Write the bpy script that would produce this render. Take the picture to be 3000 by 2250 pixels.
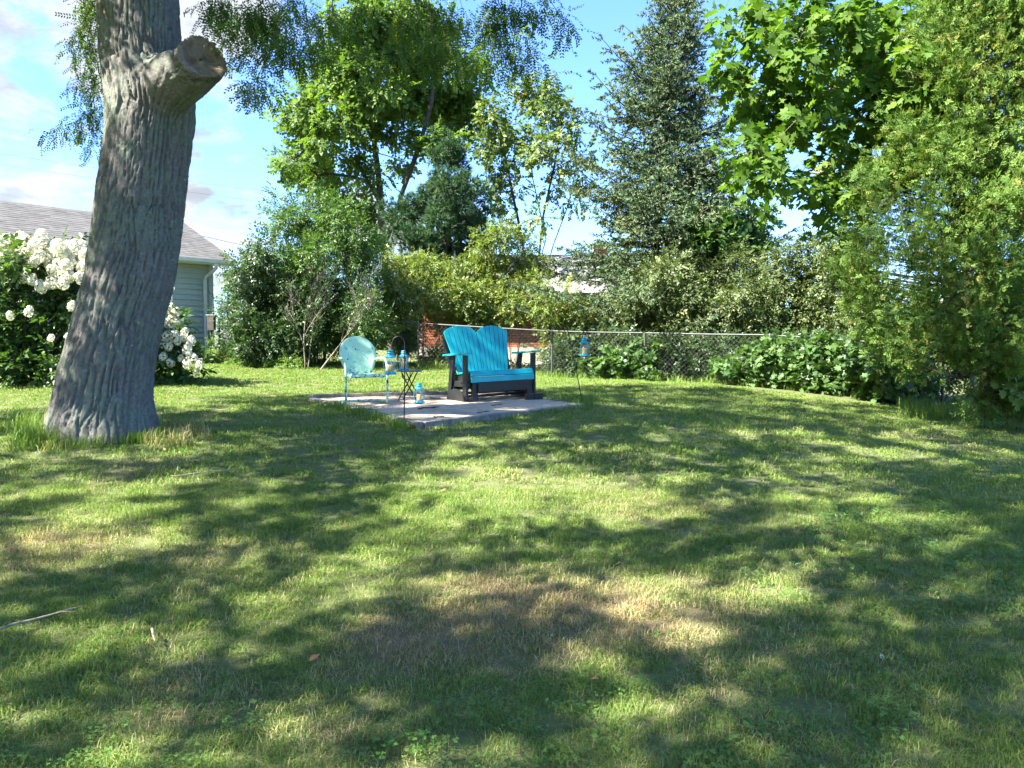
import bpy, math, random
import numpy as np
from mathutils import Vector, Matrix, Euler

for _o in list(bpy.data.objects):
    bpy.data.objects.remove(_o, do_unlink=True)
SC = bpy.context.scene
COL = SC.collection
rng = np.random.default_rng(11)
random.seed(11)
R = math.radians

# ------------------------------------------------------------------ camera
FPX, CX, CY = 2253.0, 1500.0, 1125.0          # focal length and centre in pixels of the 3000 x 2250 photograph
CAMZ, PITCH = 1.55, math.atan(120 / 2253.0)
cam_d = bpy.data.cameras.new('camera'); cam = bpy.data.objects.new('camera', cam_d); COL.objects.link(cam)
cam.location = (0, 0, CAMZ); cam.rotation_euler = (math.pi / 2 - PITCH, 0, 0)
cam_d.sensor_width = 36; cam_d.lens = FPX / 3000 * 36; cam_d.clip_start = .05; cam_d.clip_end = 3000
SC.camera = cam

# ------------------------------------------------------------------ light
SUN_TO = Vector((-.82, -.46, 1.0)).normalized()     # direction from the ground to the sun
SUN_EL = math.asin(SUN_TO.z); SUN_AZ = math.atan2(SUN_TO.x, SUN_TO.y)   # azimuth clockwise from +Y
SKY_STRENGTH, SUN_STRENGTH, EXPOSURE = .14, 5.0, 2.68
sun_d = bpy.data.lights.new('sun', 'SUN'); sun = bpy.data.objects.new('sun', sun_d); COL.objects.link(sun)
sun.rotation_euler = SUN_TO.to_track_quat('Z', 'Y').to_euler(); sun.location = (-20, -5, 30)
sun_d.energy = SUN_STRENGTH; sun_d.angle = R(.53); sun_d.color = (1, .93, .81)
SC.view_settings.view_transform = 'Standard'; SC.view_settings.look = 'None'
SC.view_settings.exposure = EXPOSURE; SC.view_settings.gamma = 1; SC.view_settings.use_curve_mapping = False
SC.render.engine = 'CYCLES'
SC.cycles.use_denoising = True
SC.cycles.max_bounces = 6; SC.cycles.diffuse_bounces = 3; SC.cycles.glossy_bounces = 2; SC.cycles.transmission_bounces = 4; SC.cycles.use_adaptive_sampling = True; SC.cycles.adaptive_threshold = .02; SC.cycles.transparent_max_bounces = 6
SC.cycles.caustics_reflective = False; SC.cycles.caustics_refractive = False
SC.cycles.sample_clamp_indirect = 6

# ------------------------------------------------------------------ node helpers
class G:
    """small helper around a node tree"""
    def __init__(s, nt): s.nt = nt; s.n = nt.nodes; s.l = nt.links
    def new(s, t, **kw):
        nd = s.n.new(t)
        for k, v in kw.items():
            if hasattr(nd, k) and k not in nd.inputs: setattr(nd, k, v)
        return nd
    def put(s, sock, v):
        if isinstance(v, bpy.types.NodeSocket): s.l.new(v, sock)
        elif isinstance(v, tuple) and len(v) == 3 and sock.type == 'RGBA': sock.default_value = (*v, 1)
        else: sock.default_value = v
    def math(s, op, a, b=None, c=None, clamp=False):
        nd = s.n.new('ShaderNodeMath'); nd.operation = op; nd.use_clamp = clamp
        s.put(nd.inputs[0], a)
        if b is not None: s.put(nd.inputs[1], b)
        if c is not None: s.put(nd.inputs[2], c)
        return nd.outputs[0]
    def vmath(s, op, a, b=None):
        nd = s.n.new('ShaderNodeVectorMath'); nd.operation = op
        s.put(nd.inputs[0], a)
        if b is not None: s.put(nd.inputs[1], b)
        return nd.outputs['Value'] if op in ('LENGTH', 'DISTANCE', 'DOT_PRODUCT') else nd.outputs[0]
    def noise(s, vec, scale, detail=4, rough=.55, dist=0):
        nd = s.n.new('ShaderNodeTexNoise')
        if vec is not None: s.l.new(vec, nd.inputs['Vector'])
        nd.inputs['Scale'].default_value = scale; nd.inputs['Detail'].default_value = detail
        nd.inputs['Roughness'].default_value = rough; nd.inputs['Distortion'].default_value = dist
        return nd.outputs['Fac']
    def ramp(s, fac, stops, interp='LINEAR'):
        nd = s.n.new('ShaderNodeValToRGB'); s.l.new(fac, nd.inputs[0]); cr = nd.color_ramp; cr.interpolation = interp
        while len(cr.elements) > 1: cr.elements.remove(cr.elements[-1])
        cr.elements[0].position = stops[0][0]; cr.elements[0].color = (*stops[0][1], 1)
        for p, c in stops[1:]:
            e = cr.elements.new(p); e.color = (*c, 1)
        return nd.outputs[0]
    def smooth(s, v, a, b):
        nd = s.n.new('ShaderNodeMapRange'); nd.interpolation_type = 'SMOOTHSTEP'
        s.put(nd.inputs[0], v); s.put(nd.inputs[1], a); s.put(nd.inputs[2], b); nd.inputs[3].default_value = 0; nd.inputs[4].default_value = 1
        return nd.outputs[0]
    def mix(s, fac, a, b, mode='MIX'):
        nd = s.n.new('ShaderNodeMix'); nd.data_type = 'RGBA'; nd.blend_type = mode
        s.put(nd.inputs[0], fac); s.put(nd.inputs[6], a); s.put(nd.inputs[7], b)
        return nd.outputs[2]
    def attr(s, name):
        nd = s.n.new('ShaderNodeAttribute'); nd.attribute_name = name; return nd.outputs['Fac']
    def bump(s, h, strength=.5, dist=.01):
        nd = s.n.new('ShaderNodeBump'); nd.inputs['Strength'].default_value = strength; nd.inputs['Distance'].default_value = dist
        s.l.new(h, nd.inputs['Height']); return nd.outputs[0]

MATS = {}
def new_mat(name):
    m = bpy.data.materials.new(name); m.use_nodes = True; nt = m.node_tree; nt.nodes.clear()
    g = G(nt); out = g.new('ShaderNodeOutputMaterial'); MATS[name] = m
    return m, g, out
def surf(name, col, rough=.6, var=.12, nscale=12, metal=0, spec=.5, bump=0, bscale=60, col2=None, coat=0):
    """plain procedural surface: base colour broken up by noise, fine bump"""
    m, g, out = new_mat(name); b = g.new('ShaderNodeBsdfPrincipled')
    tc = g.new('ShaderNodeTexCoord').outputs['Object']
    n = g.noise(tc, nscale, 6, .6)
    c2 = col2 if col2 else tuple(min(1, c * (1 - 2 * var)) for c in col); c1 = tuple(min(1, c * (1 + var)) for c in col)
    g.l.new(g.ramp(n, [(.3, c2), (.7, c1)]), b.inputs['Base Color'])
    g.put(b.inputs['Roughness'], g.math('ADD', g.math('MULTIPLY', g.noise(tc, nscale * 3, 3), .25), rough - .12, clamp=True))
    b.inputs['Metallic'].default_value = metal; b.inputs['Specular IOR Level'].default_value = spec
    if bump: g.l.new(g.bump(g.noise(tc, bscale, 5), bump, .004), b.inputs['Normal'])
    g.l.new(b.outputs[0], out.inputs[0]); return m
def leaf_mat(name, stops, trans=.32, rough=.45, tcol=(1.5, 1.6, .55), spec=.35):
    """two-sided leaf: per-leaf colour attribute, light passing through"""
    m, g, out = new_mat(name); b = g.new('ShaderNodeBsdfPrincipled'); t = g.new('ShaderNodeBsdfTranslucent'); mx = g.new('ShaderNodeMixShader')
    c = g.ramp(g.attr('var'), stops)
    g.l.new(c, b.inputs['Base Color']); b.inputs['Roughness'].default_value = rough; b.inputs['Specular IOR Level'].default_value = spec
    g.l.new(g.mix(1.0, c, tcol, 'MULTIPLY'), t.inputs[0])
    mx.inputs[0].default_value = trans
    g.l.new(b.outputs[0], mx.inputs[1]); g.l.new(t.outputs[0], mx.inputs[2]); g.l.new(mx.outputs[0], out.inputs[0]); return m

# ------------------------------------------------------------------ world: Nishita sky with clouds
world = bpy.data.worlds.new('World'); SC.world = world; world.use_nodes = True
g = G(world.node_tree); world.node_tree.nodes.clear()
wo = g.new('ShaderNodeOutputWorld'); bg = g.new('ShaderNodeBackground')
sky = g.new('ShaderNodeTexSky'); sky.sky_type = 'NISHITA'; sky.sun_disc = False
sky.sun_elevation = SUN_EL; sky.sun_rotation = SUN_AZ; sky.air_density = 1.0; sky.dust_density = .6; sky.ozone_density = 1.6
dirv = g.new('ShaderNodeTexCoord').outputs['Generated']
sep = g.new('ShaderNodeSeparateXYZ'); g.l.new(dirv, sep.inputs[0]); dx, dy, dz = sep.outputs
inv = g.math('DIVIDE', 1.0, g.math('ADD', g.math('MAXIMUM', dz, 0.0), .22))
cmb = g.new('ShaderNodeCombineXYZ'); g.l.new(g.math('MULTIPLY', dx, inv), cmb.inputs[0]); g.l.new(g.math('MULTIPLY', dy, inv), cmb.inputs[1])
cmb.inputs[2].default_value = 3.7
cp = cmb.outputs[0]
bigc = g.noise(cp, 1.05, 3, .5, .3)
finec = g.noise(cp, 3.6, 10, .66, .35)
field = g.math('ADD', g.math('MULTIPLY', bigc, .45), g.math('MULTIPLY', finec, .55))
cover = g.math('ADD', g.math('MULTIPLY', dx, .26), .585)        # cloudier towards the west
mask = g.smooth(field, g.math('SUBTRACT', cover, .035), g.math('ADD', cover, .075))
# heaped cumulus low over the horizon
cmb2 = g.new('ShaderNodeCombineXYZ'); g.l.new(g.math('MULTIPLY', dx, 1.0), cmb2.inputs[0]); g.l.new(g.math('MULTIPLY', dz, 1.5), cmb2.inputs[1]); g.l.new(g.math('MULTIPLY', dy, 1.0), cmb2.inputs[2])
cum = g.noise(cmb2.outputs[0], 5.5, 8, .55, .1)
cth = g.math('ADD', g.math('MULTIPLY', dz, .8), g.math('ADD', g.math('MULTIPLY', dx, .35), .49))
cmask = g.smooth(cum, cth, g.math('ADD', cth, .07))
mall = g.math('MAXIMUM', g.math('MULTIPLY', mask, .93), cmask)
shade = g.smooth(g.noise(cp, 4.2, 8, .62, .3), .32, .55)
ccol = g.mix(shade, (.70, .78, .90), (1.16, 1.18, 1.20))
skyc = g.mix(1.0, sky.outputs[0], (.31, .425, .62), 'MULTIPLY')
g.l.new(g.mix(mall, skyc, ccol), bg.inputs[0]); bg.inputs[1].default_value = SKY_STRENGTH
g.l.new(bg.outputs[0], wo.inputs[0])

# ------------------------------------------------------------------ geometry helpers
_cp, _sp = math.cos(PITCH), math.sin(PITCH)
def W(px, py, d):
    """world point at distance d in front of the camera whose bearing is (px, py) of the photograph (a surveying aid)"""
    u, v = (px - CX) / FPX, (CY - py) / FPX
    dy_, dz_ = _cp + v * _sp, -_sp + v * _cp
    t = d / dy_
    return np.array([u * t, d, CAMZ + dz_ * t])
def proj(P):
    P = np.atleast_2d(P); q = P - np.array([0, 0, CAMZ])
    f_ = q[:, 1] * _cp - q[:, 2] * _sp; u_ = q[:, 1] * _sp + q[:, 2] * _cp
    return CX + FPX * q[:, 0] / f_, CY - FPX * u_ / f_
def nrm(v, axis=-1):
    v = np.asarray(v, float); return v / np.maximum(np.linalg.norm(v, axis=axis, keepdims=True), 1e-9)

def _hash(ix, iy, iz, seed):
    h = (ix * 374761393 + iy * 668265263 + iz * 2147483647 + seed * 974634777) & 0xFFFFFFFF
    h = ((h ^ (h >> 13)) * 1274126177) & 0xFFFFFFFF
    return ((h ^ (h >> 16)) & 0xFFFF) / 65535.0
def vnoise(p, seed=0):
    p = np.asarray(p, float); i = np.floor(p).astype(np.int64); f = p - i; f = f * f * (3 - 2 * f); r = 0
    for dx_ in (0, 1):
        for dy_ in (0, 1):
            for dz_ in (0, 1):
                w = (f[:, 0] if dx_ else 1 - f[:, 0]) * (f[:, 1] if dy_ else 1 - f[:, 1]) * (f[:, 2] if dz_ else 1 - f[:, 2])
                r = r + w * _hash(i[:, 0] + dx_, i[:, 1] + dy_, i[:, 2] + dz_, seed)
    return r * 2 - 1
def fbm(p, o=4, seed=0):
    r = 0; a = 1; p = np.asarray(p, float)
    for k in range(o): r = r + a * vnoise(p * 2 ** k, seed + k); a *= .5
    return r
def worley(p, seed=0):
    i = np.floor(p).astype(np.int64); f1 = np.full(len(p), 9.); f2 = np.full(len(p), 9.)
    z = np.zeros(len(p), np.int64)
    for dx_ in (-1, 0, 1):
        for dy_ in (-1, 0, 1):
            cx, cy = i[:, 0] + dx_, i[:, 1] + dy_
            qx = cx + _hash(cx, cy, z, seed); qy = cy + _hash(cx, cy, z, seed + 7)
            dd = np.hypot(qx - p[:, 0], qy - p[:, 1])
            f2 = np.where(dd < f1, f1, np.minimum(f2, dd)); f1 = np.minimum(f1, dd)
    return f1, f2
def sstep(x, a, b):
    t = np.clip((x - a) / (b - a), 0, 1); return t * t * (3 - 2 * t)

def mesh_np(name, V, F, smooth=False, var=None):
    """mesh from arrays; F is (n,3) or (n,4)"""
    V = np.asarray(V, np.float32); F = np.asarray(F, np.int32); k = F.shape[1]
    me = bpy.data.meshes.new(name); me.vertices.add(len(V)); me.vertices.foreach_set('co', V.ravel())
    me.loops.add(F.size); me.loops.foreach_set('vertex_index', F.ravel())
    me.polygons.add(len(F)); me.polygons.foreach_set('loop_start', np.arange(0, F.size, k, dtype=np.int32))
    try: me.polygons.foreach_set('loop_total', np.full(len(F), k, np.int32))
    except Exception: pass
    if smooth: me.polygons.foreach_set('use_smooth', np.ones(len(F), bool))
    if var is not None:
        a = me.attributes.new('var', 'FLOAT', 'FACE'); a.data.foreach_set('value', np.asarray(var, np.float32))
    me.update(calc_edges=True); return me
class MB:
    """collects polygons of any size for one mesh"""
    def __init__(s): s.v = []; s.f = []; s.sm = []
    def add(s, vs, fs, smooth=False):
        o = len(s.v); s.v += [tuple(map(float, v)) for v in vs]; s.f += [tuple(i + o for i in f) for f in fs]; s.sm += [smooth] * len(fs); return s
    def box(s, x0, x1, y0, y1, z0, z1, M=None):
        vs = [(x, y, z) for z in (z0, z1) for y in (y0, y1) for x in (x0, x1)]
        if M is not None: vs = [tuple(M @ Vector(v)) for v in vs]
        return s.add(vs, [(0, 2, 3, 1), (4, 5, 7, 6), (0, 1, 5, 4), (2, 6, 7, 3), (0, 4, 6, 2), (1, 3, 7, 5)])
    def prism(s, poly, a, b, M=None):
        """polygon of (u,v) extruded between two offsets along w; M maps (u,v,w) to the object"""
        n = len(poly); vs = [(p[0], p[1], a) for p in poly] + [(p[0], p[1], b) for p in poly]
        if M is not None: vs = [tuple(M @ Vector(v)) for v in vs]
        return s.add(vs, [tuple(range(n - 1, -1, -1)), tuple(range(n, 2 * n))] + [(i, (i + 1) % n, n + (i + 1) % n, n + i) for i in range(n)])
    def tube(s, pts, r, k=8, cap=True):
        pts = [np.asarray(p, float) for p in pts]; n = len(pts)
        rr = r if hasattr(r, '__len__') else [r] * n
        t0 = nrm(pts[1] - pts[0]); up = np.array([0, 0, 1.]) if abs(t0[2]) < .9 else np.array([1., 0, 0]); vs = []
        u = nrm(np.cross(up, t0))
        for i in range(n):
            t = nrm(pts[min(i + 1, n - 1)] - pts[max(i - 1, 0)]); u = nrm(u - t * np.dot(u, t)); w = np.cross(t, u)
            for j in range(k):
                a = 2 * math.pi * j / k; vs.append(pts[i] + rr[i] * (u * math.cos(a) + w * math.sin(a)))
        fs = [(i * k + j, i * k + (j + 1) % k, (i + 1) * k + (j + 1) % k, (i + 1) * k + j) for i in range(n - 1) for j in range(k)]
        s.add(vs, fs, True)
        if cap: s.add(vs[:k], [tuple(range(k - 1, -1, -1))]); s.add(vs[-k:], [tuple(range(k))])
        return s
    def lathe(s, prof, k=20, c=(0, 0, 0), cap=False):
        vs = [(c[0] + r * math.cos(2 * math.pi * j / k), c[1] + r * math.sin(2 * math.pi * j / k), c[2] + z) for r, z in prof for j in range(k)]
        n = len(prof)
        fs = [(i * k + j, i * k + (j + 1) % k, (i + 1) * k + (j + 1) % k, (i + 1) * k + j) for i in range(n - 1) for j in range(k)]
        if cap: fs += [tuple(range(k - 1, -1, -1)), tuple(range((n - 1) * k, n * k))]
        return s.add(vs, fs, True)
    def build(s, name, bevel=0):
        me = bpy.data.meshes.new(name); me.from_pydata(s.v, [], s.f)
        me.polygons.foreach_set('use_smooth', np.array(s.sm, bool)); me.update(); return me
def link(name, me, m=None, parent=None):
    if isinstance(me, MB): me = me.build(name)
    o = bpy.data.objects.new(name, me); COL.objects.link(o)
    if m is not None and me is not None and not me.materials: me.materials.append(MATS[m])
    if parent is not None: o.parent = parent
    return o
def bevel(o, w=.003, seg=2):
    md = o.modifiers.new('bevel', 'BEVEL'); md.width = w; md.segments = seg; md.limit_method = 'ANGLE'; md.angle_limit = R(40); return o
def tag(o, label, cat, group=None):
    o['label'] = label; o['category'] = cat
    if group: o['group'] = group
    return o
def thing(name, label, cat, loc=(0, 0, 0), rot=(0, 0, 0), group=None):
    o = bpy.data.objects.new(name, None); COL.objects.link(o); o.location = tuple(float(c) for c in loc); o.rotation_euler = rot
    o.empty_display_size = .2
    return tag(o, label, cat, group)
def structure(o): o['kind'] = 'structure'; return o
def stuff(o): o['kind'] = 'stuff'; return o
def copy_tree(root, parent=None):
    c = root.copy(); COL.objects.link(c); c.parent = parent
    for ch in list(root.children): copy_tree(ch, c)
    return c
def bez(p0, p1, p2, n=8):
    p0, p1, p2 = (np.asarray(p, float) for p in (p0, p1, p2)); t = np.linspace(0, 1, n)[:, None]
    return (1 - t) ** 2 * p0 + 2 * t * (1 - t) * p1 + t * t * p2

# ------------------------------------------------------------------ terrain: lawn rising away from the camera and to the left
_ctl = [(1500, 2250, 2.6), (0, 2250, 2.6), (3000, 2250, 2.6), (1500, 1590, 5.0), (300, 1590, 4.9), (2800, 1600, 4.9),
        (1230, 1258, 8.5), (1697, 1192, 10.6), (915, 1176, 11.4), (1481, 1157, 12.3), (320, 1272, 8.0), (1500, 1320, 7.5), (2300, 1250, 9.6),
        (1650, 1108, 17.6), (1888, 1118, 16.8), (2253, 1138, 15.3), (2500, 1160, 14.5), (2740, 1185, 13.8), (2960, 1226, 12.4), (3000, 1310, 9.3),
        (1300, 1084, 17.8), (900, 1077, 17.5), (650, 1060, 18.8), (450, 1128, 13.0), (0, 1155, 11.6), (700, 1140, 13.2), (2100, 1130, 14.5)]
_cp3 = [W(*c) for c in _ctl] + [np.array(p, float) for p in ((0, 0, 0), (-4, -1, 0), (4, -1, -.05), (0, -8, -.15), (-16, 8, .85), (14, 6, .05), (14, 16, .4), (-16, 24, 1.2), (0, 28, .9), (16, 30, .6), (-6, 30, 1.1))]
_cp3 = np.array(_cp3)
def _tps(r2): return r2 * np.log(np.maximum(r2, 1e-9)) * .5
_n = len(_cp3); _A = np.zeros((_n + 3, _n + 3)); _d2 = ((_cp3[:, None, :2] - _cp3[None, :, :2]) ** 2).sum(-1)
_A[:_n, :_n] = _tps(_d2) + np.eye(_n) * .6; _A[:_n, _n] = 1; _A[:_n, _n + 1:] = _cp3[:, :2]; _A[_n:, :_n] = _A[:_n, _n:].T
_w = np.linalg.solve(_A, np.concatenate([_cp3[:, 2], np.zeros(3)]))
def terrain(x, y):
    x = np.atleast_1d(np.asarray(x, float)); y = np.atleast_1d(np.asarray(y, float))
    xc, yc = np.clip(x, -18, 16), np.clip(y, -8, 30)
    r2 = (xc[:, None] - _cp3[None, :, 0]) ** 2 + (yc[:, None] - _cp3[None, :, 1]) ** 2
    z = _tps(r2) @ _w[:_n] + _w[_n] + xc * _w[_n + 1] + yc * _w[_n + 2]
    return np.clip(z, -.4, 1.6)
def tz(x, y): return float(terrain(x, y)[0])
def G_at(px, py, d0=8.0):
    """ground point seen at pixel (px, py)"""
    d = d0
    for _ in range(60):
        p = W(px, py, d); e = p[2] - tz(p[0], p[1]); d = max(1.0, d + e * d / max(CAMZ - p[2], .15) * .6)
    p = W(px, py, d); return np.array([p[0], p[1], tz(p[0], p[1])])

# patio corners: left, front, right, back
PL, PF, PR, PB = W(915, 1166, 11.4), W(1230, 1234, 8.6), W(1697, 1186, 10.6), W(1500, 1150, 12.4)
_pm = np.c_[np.ones(4), np.array([PL, PF, PR, PB])[:, :2]]
_pc = np.linalg.lstsq(_pm, np.array([PL, PF, PR, PB])[:, 2], rcond=None)[0]
def pz(x, y): return _pc[0] + _pc[1] * x + _pc[2] * y
def P_at(px, py):
    d = 11.
    for _ in range(60):
        p = W(px, py, d); d = d + (p[2] - pz(p[0], p[1])) * d / (CAMZ - p[2]) * .6
    p = W(px, py, d); return np.array([p[0], p[1], pz(p[0], p[1])])
def in_patio(x, y, grow=0.):
    q = [PL, PF, PR, PB]; c = sum(q) / 4; ok = np.ones(np.shape(x), bool)
    for i in range(4):
        a, b = q[i][:2], q[(i + 1) % 4][:2]; e = b - a; n_ = np.array([e[1], -e[0]]) / np.linalg.norm(e)
        if np.dot(n_, c[:2] - a) < 0: n_ = -n_
        ok &= ((x - a[0]) * n_[0] + (y - a[1]) * n_[1]) > -grow
    return ok
# ------------------------------------------------------------------ materials
surf('teal_poly', (.006, .38, .44), .42, .10, 5, spec=.5, bump=.12, bscale=120)
surf('black_poly', (.012, .014, .017), .45, .2, 8, bump=.1, bscale=150)
surf('lantern_blue', (.016, .32, .52), .32, .12, 14, spec=.5)
surf('dark_iron', (.014, .013, .013), .5, .3, 25, metal=.3)
surf('bronze_iron', (.035, .028, .024), .5, .3, 25, metal=.4)
surf('table_top_metal', (.10, .11, .12), .4, .2, 20, metal=.4)
surf('galvanised', (.10, .105, .11), .6, .15, 30, metal=.75)
surf('weathered_galv', (.13, .135, .13), .55, .2, 30, metal=.5)
surf('timber', (.20, .19, .18), .85, .25, 14, bump=.6, bscale=90, col2=(.09, .085, .08))
surf('dark_paver', (.035, .03, .028), .8, .3, 20, bump=.6, bscale=80)
surf('white_trim', (.62, .63, .60), .5, .06, 6)
surf('gutter_white', (.78, .78, .72), .45, .05, 6)
surf('soffit', (.70, .70, .64), .6, .05, 6)
surf('siding', (.40, .44, .41), .62, .05, 3, bump=.1, bscale=60)
surf('corner_trim', (.40, .46, .47), .6, .05, 4)
surf('shutter_green', (.016, .045, .045), .5, .15, 8)
surf('window_dark', (.03, .04, .045), .12, .3, 4)
surf('foundation', (.42, .38, .33), .85, .15, 8, bump=.4)
surf('mortar', (.52, .46, .40), .9, .12, 30, bump=.5)
surf('birdhouse_wood', (.075, .07, .06), .85, .3, 18, bump=.5, bscale=70)
surf('red_enamel', (.42, .025, .02), .4, .15, 20)
surf('stick_bark', (.075, .055, .042), .9, .35, 30, bump=.6, bscale=100)
surf('stick_pale', (.34, .27, .20), .85, .3, 30, bump=.5, bscale=100)
surf('leaf_litter', (.30, .16, .06), .8, .3, 20)
surf('wire_black', (.10, .10, .11), .6, .1, 4)
surf('vent_white', (.7, .7, .7), .4, .05, 5)
surf('branch_bark', (.085, .068, .055), .9, .3, 9, bump=.8, bscale=40)
surf('branch_dark', (.045, .038, .032), .9, .3, 9, bump=.8, bscale=40)
surf('branch_pale', (.20, .17, .145), .9, .3, 9, bump=.6, bscale=40)

def brick_mat():
    m, g, out = new_mat('brick'); b = g.new('ShaderNodeBsdfPrincipled'); oi = g.new('ShaderNodeObjectInfo')
    tc = g.new('ShaderNodeNewGeometry').outputs['Position']
    n = g.noise(tc, 3.3, 2); v = g.math('ADD', g.math('MULTIPLY', oi.outputs['Random'], .5), g.math('MULTIPLY', n, .5))
    g.l.new(g.ramp(v, [(.2, (.17, .045, .028)), (.5, (.30, .085, .05)), (.8, (.36, .13, .075))]), b.inputs['Base Color'])
    b.inputs['Roughness'].default_value = .88; g.l.new(g.bump(g.noise(tc, 60, 4), .5, .004), b.inputs['Normal'])
    g.l.new(b.outputs[0], out.inputs[0])
brick_mat()
def shingle_mat():
    m, g, out = new_mat('shingle'); b = g.new('ShaderNodeBsdfPrincipled'); oi = g.new('ShaderNodeObjectInfo')
    tc = g.new('ShaderNodeNewGeometry').outputs['Position']
    v = g.math('ADD', g.math('MULTIPLY', g.noise(tc, 5, 2), .6), g.math('MULTIPLY', g.noise(tc, 220, 3), .4))
    v = g.math('ADD', g.math('MULTIPLY', oi.outputs['Random'], .18), g.math('MULTIPLY', v, .85))
    g.l.new(g.ramp(v, [(.3, (.042, .042, .043)), (.55, (.080, .080, .082)), (.8, (.12, .118, .118))]), b.inputs['Base Color'])
    b.inputs['Roughness'].default_value = .92; g.l.new(g.bump(g.noise(tc, 300, 3), .5, .003), b.inputs['Normal'])
    g.l.new(b.outputs[0], out.inputs[0])
shingle_mat()
def glass_mat():
    m, g, out = new_mat('lantern_glass'); gl = g.new('ShaderNodeBsdfGlossy'); gl.inputs['Roughness'].default_value = .04
    tr = g.new('ShaderNodeBsdfTransparent'); tr.inputs[0].default_value = (.90, .95, .96, 1); mx = g.new('ShaderNodeMixShader')
    lw = g.new('ShaderNodeLayerWeight'); lw.inputs[0].default_value = .25
    g.l.new(g.math('ADD', g.math('MULTIPLY', lw.outputs['Facing'], .55), .07), mx.inputs[0])
    g.l.new(tr.outputs[0], mx.inputs[1]); g.l.new(gl.outputs[0], mx.inputs[2]); g.l.new(mx.outputs[0], out.inputs[0])
glass_mat()
def wax_mat():
    m, g, out = new_mat('candle_wax'); b = g.new('ShaderNodeBsdfPrincipled')
    tc = g.new('ShaderNodeTexCoord').outputs['Object']
    g.l.new(g.ramp(g.noise(tc, 30, 3), [(.3, (.85, .48, .14)), (.7, (.92, .62, .24))]), b.inputs['Base Color'])
    b.inputs['Roughness'].default_value = .5; b.inputs['Subsurface Weight'].default_value = .3; b.inputs['Subsurface Radius'].default_value = (.03, .015, .006); b.inputs['Subsurface Scale'].default_value = .5
    g.l.new(b.outputs[0], out.inputs[0])
wax_mat()
def chipped_paint():
    """mint paint worn through to blue and to bare dark metal"""
    m, g, out = new_mat('chipped_mint'); b = g.new('ShaderNodeBsdfPrincipled')
    tc = g.new('ShaderNodeTexCoord').outputs['Object']
    base = g.ramp(g.noise(tc, 7, 4), [(.3, (.36, .63, .43)), (.7, (.43, .70, .50))])
    bl = g.smooth(g.noise(tc, 6.5, 6, .68, .9), .63, .66); rust = g.smooth(g.noise(tc, 15, 4, .5, .6), .655, .675)
    zz = g.new('ShaderNodeSeparateXYZ'); g.l.new(tc, zz.inputs[0])
    low = g.smooth(zz.outputs[2], .56, .36)
    r2 = g.math('MULTIPLY', g.smooth(g.noise(tc, 21, 4, .55, .8), .55, .58), low)
    chip = g.math('MAXIMUM', rust, r2)
    c = g.mix(bl, base, (.16, .42, .62)); c = g.mix(chip, c, (.035, .035, .045))
    g.l.new(c, b.inputs['Base Color'])
    g.put(b.inputs['Roughness'], g.math('ADD', g.math('MULTIPLY', chip, .35), .4))
    g.l.new(g.bump(g.math('SUBTRACT', 1.0, chip), .5, .001), b.inputs['Normal']); g.l.new(b.outputs[0], out.inputs[0])
chipped_paint()
def sand_mat():
    m, g, out = new_mat('sand'); b = g.new('ShaderNodeBsdfPrincipled'); tc = g.new('ShaderNodeNewGeometry').outputs['Position']
    n1 = g.noise(tc, 2.2, 5, .6, .4); n2 = g.noise(tc, 45, 5, .65)
    c = g.ramp(n2, [(.25, (.27, .20, .14)), (.5, (.47, .37, .265)), (.75, (.60, .49, .36))])
    c = g.mix(g.smooth(n1, .52, .68), c, (.30, .25, .20)); c = g.mix(g.math('MULTIPLY', g.smooth(g.noise(tc, 17, 5, .7, .5), .60, .66), .75), c, (.12, .095, .075))
    g.l.new(c, b.inputs['Base Color']); b.inputs['Roughness'].default_value = .95
    g.l.new(g.bump(g.math('ADD', n2, g.noise(tc, 120, 3)), .8, .01), b.inputs['Normal']); g.l.new(b.outputs[0], out.inputs[0])
sand_mat()

DRY = [(G_at(1480, 1790), 1.05, .62), (G_at(1950, 1760), .7, .42), (G_at(1150, 1900), .5, .42), (G_at(120, 1600), .8, .5), (G_at(2150, 1900), .7, .34), (G_at(1900, 1480), 1.3, .2), (G_at(700, 1640), .8, .25),
       (G_at(430, 1380), .7, .35), (G_at(2100, 2140), .5, .25), (G_at(500, 2080), .5, .3), (G_at(1000, 2120), .5, .28), (G_at(2800, 1300), 1.2, .25)]
def dryness(g):
    """0..1 field of dry, straw-coloured turf over the ground (world space)"""
    pos = g.new('ShaderNodeNewGeometry').outputs['Position']
    f = g.math('ADD', g.math('MULTIPLY', g.noise(pos, .75, 4, .6, .4), .62), g.math('MULTIPLY', g.noise(pos, 4.0, 4, .6, .3), .38))
    f = g.math('SUBTRACT', f, .17)
    for p, rad, amt in DRY:
        cv = g.new('ShaderNodeCombineXYZ')
        for i in range(3): cv.inputs[i].default_value = float(p[i])
        dd = g.vmath('DISTANCE', pos, cv.outputs[0])
        f = g.math('ADD', f, g.math('MULTIPLY', g.smooth(dd, rad, rad * .15), amt * .62))
    return f, pos
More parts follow.
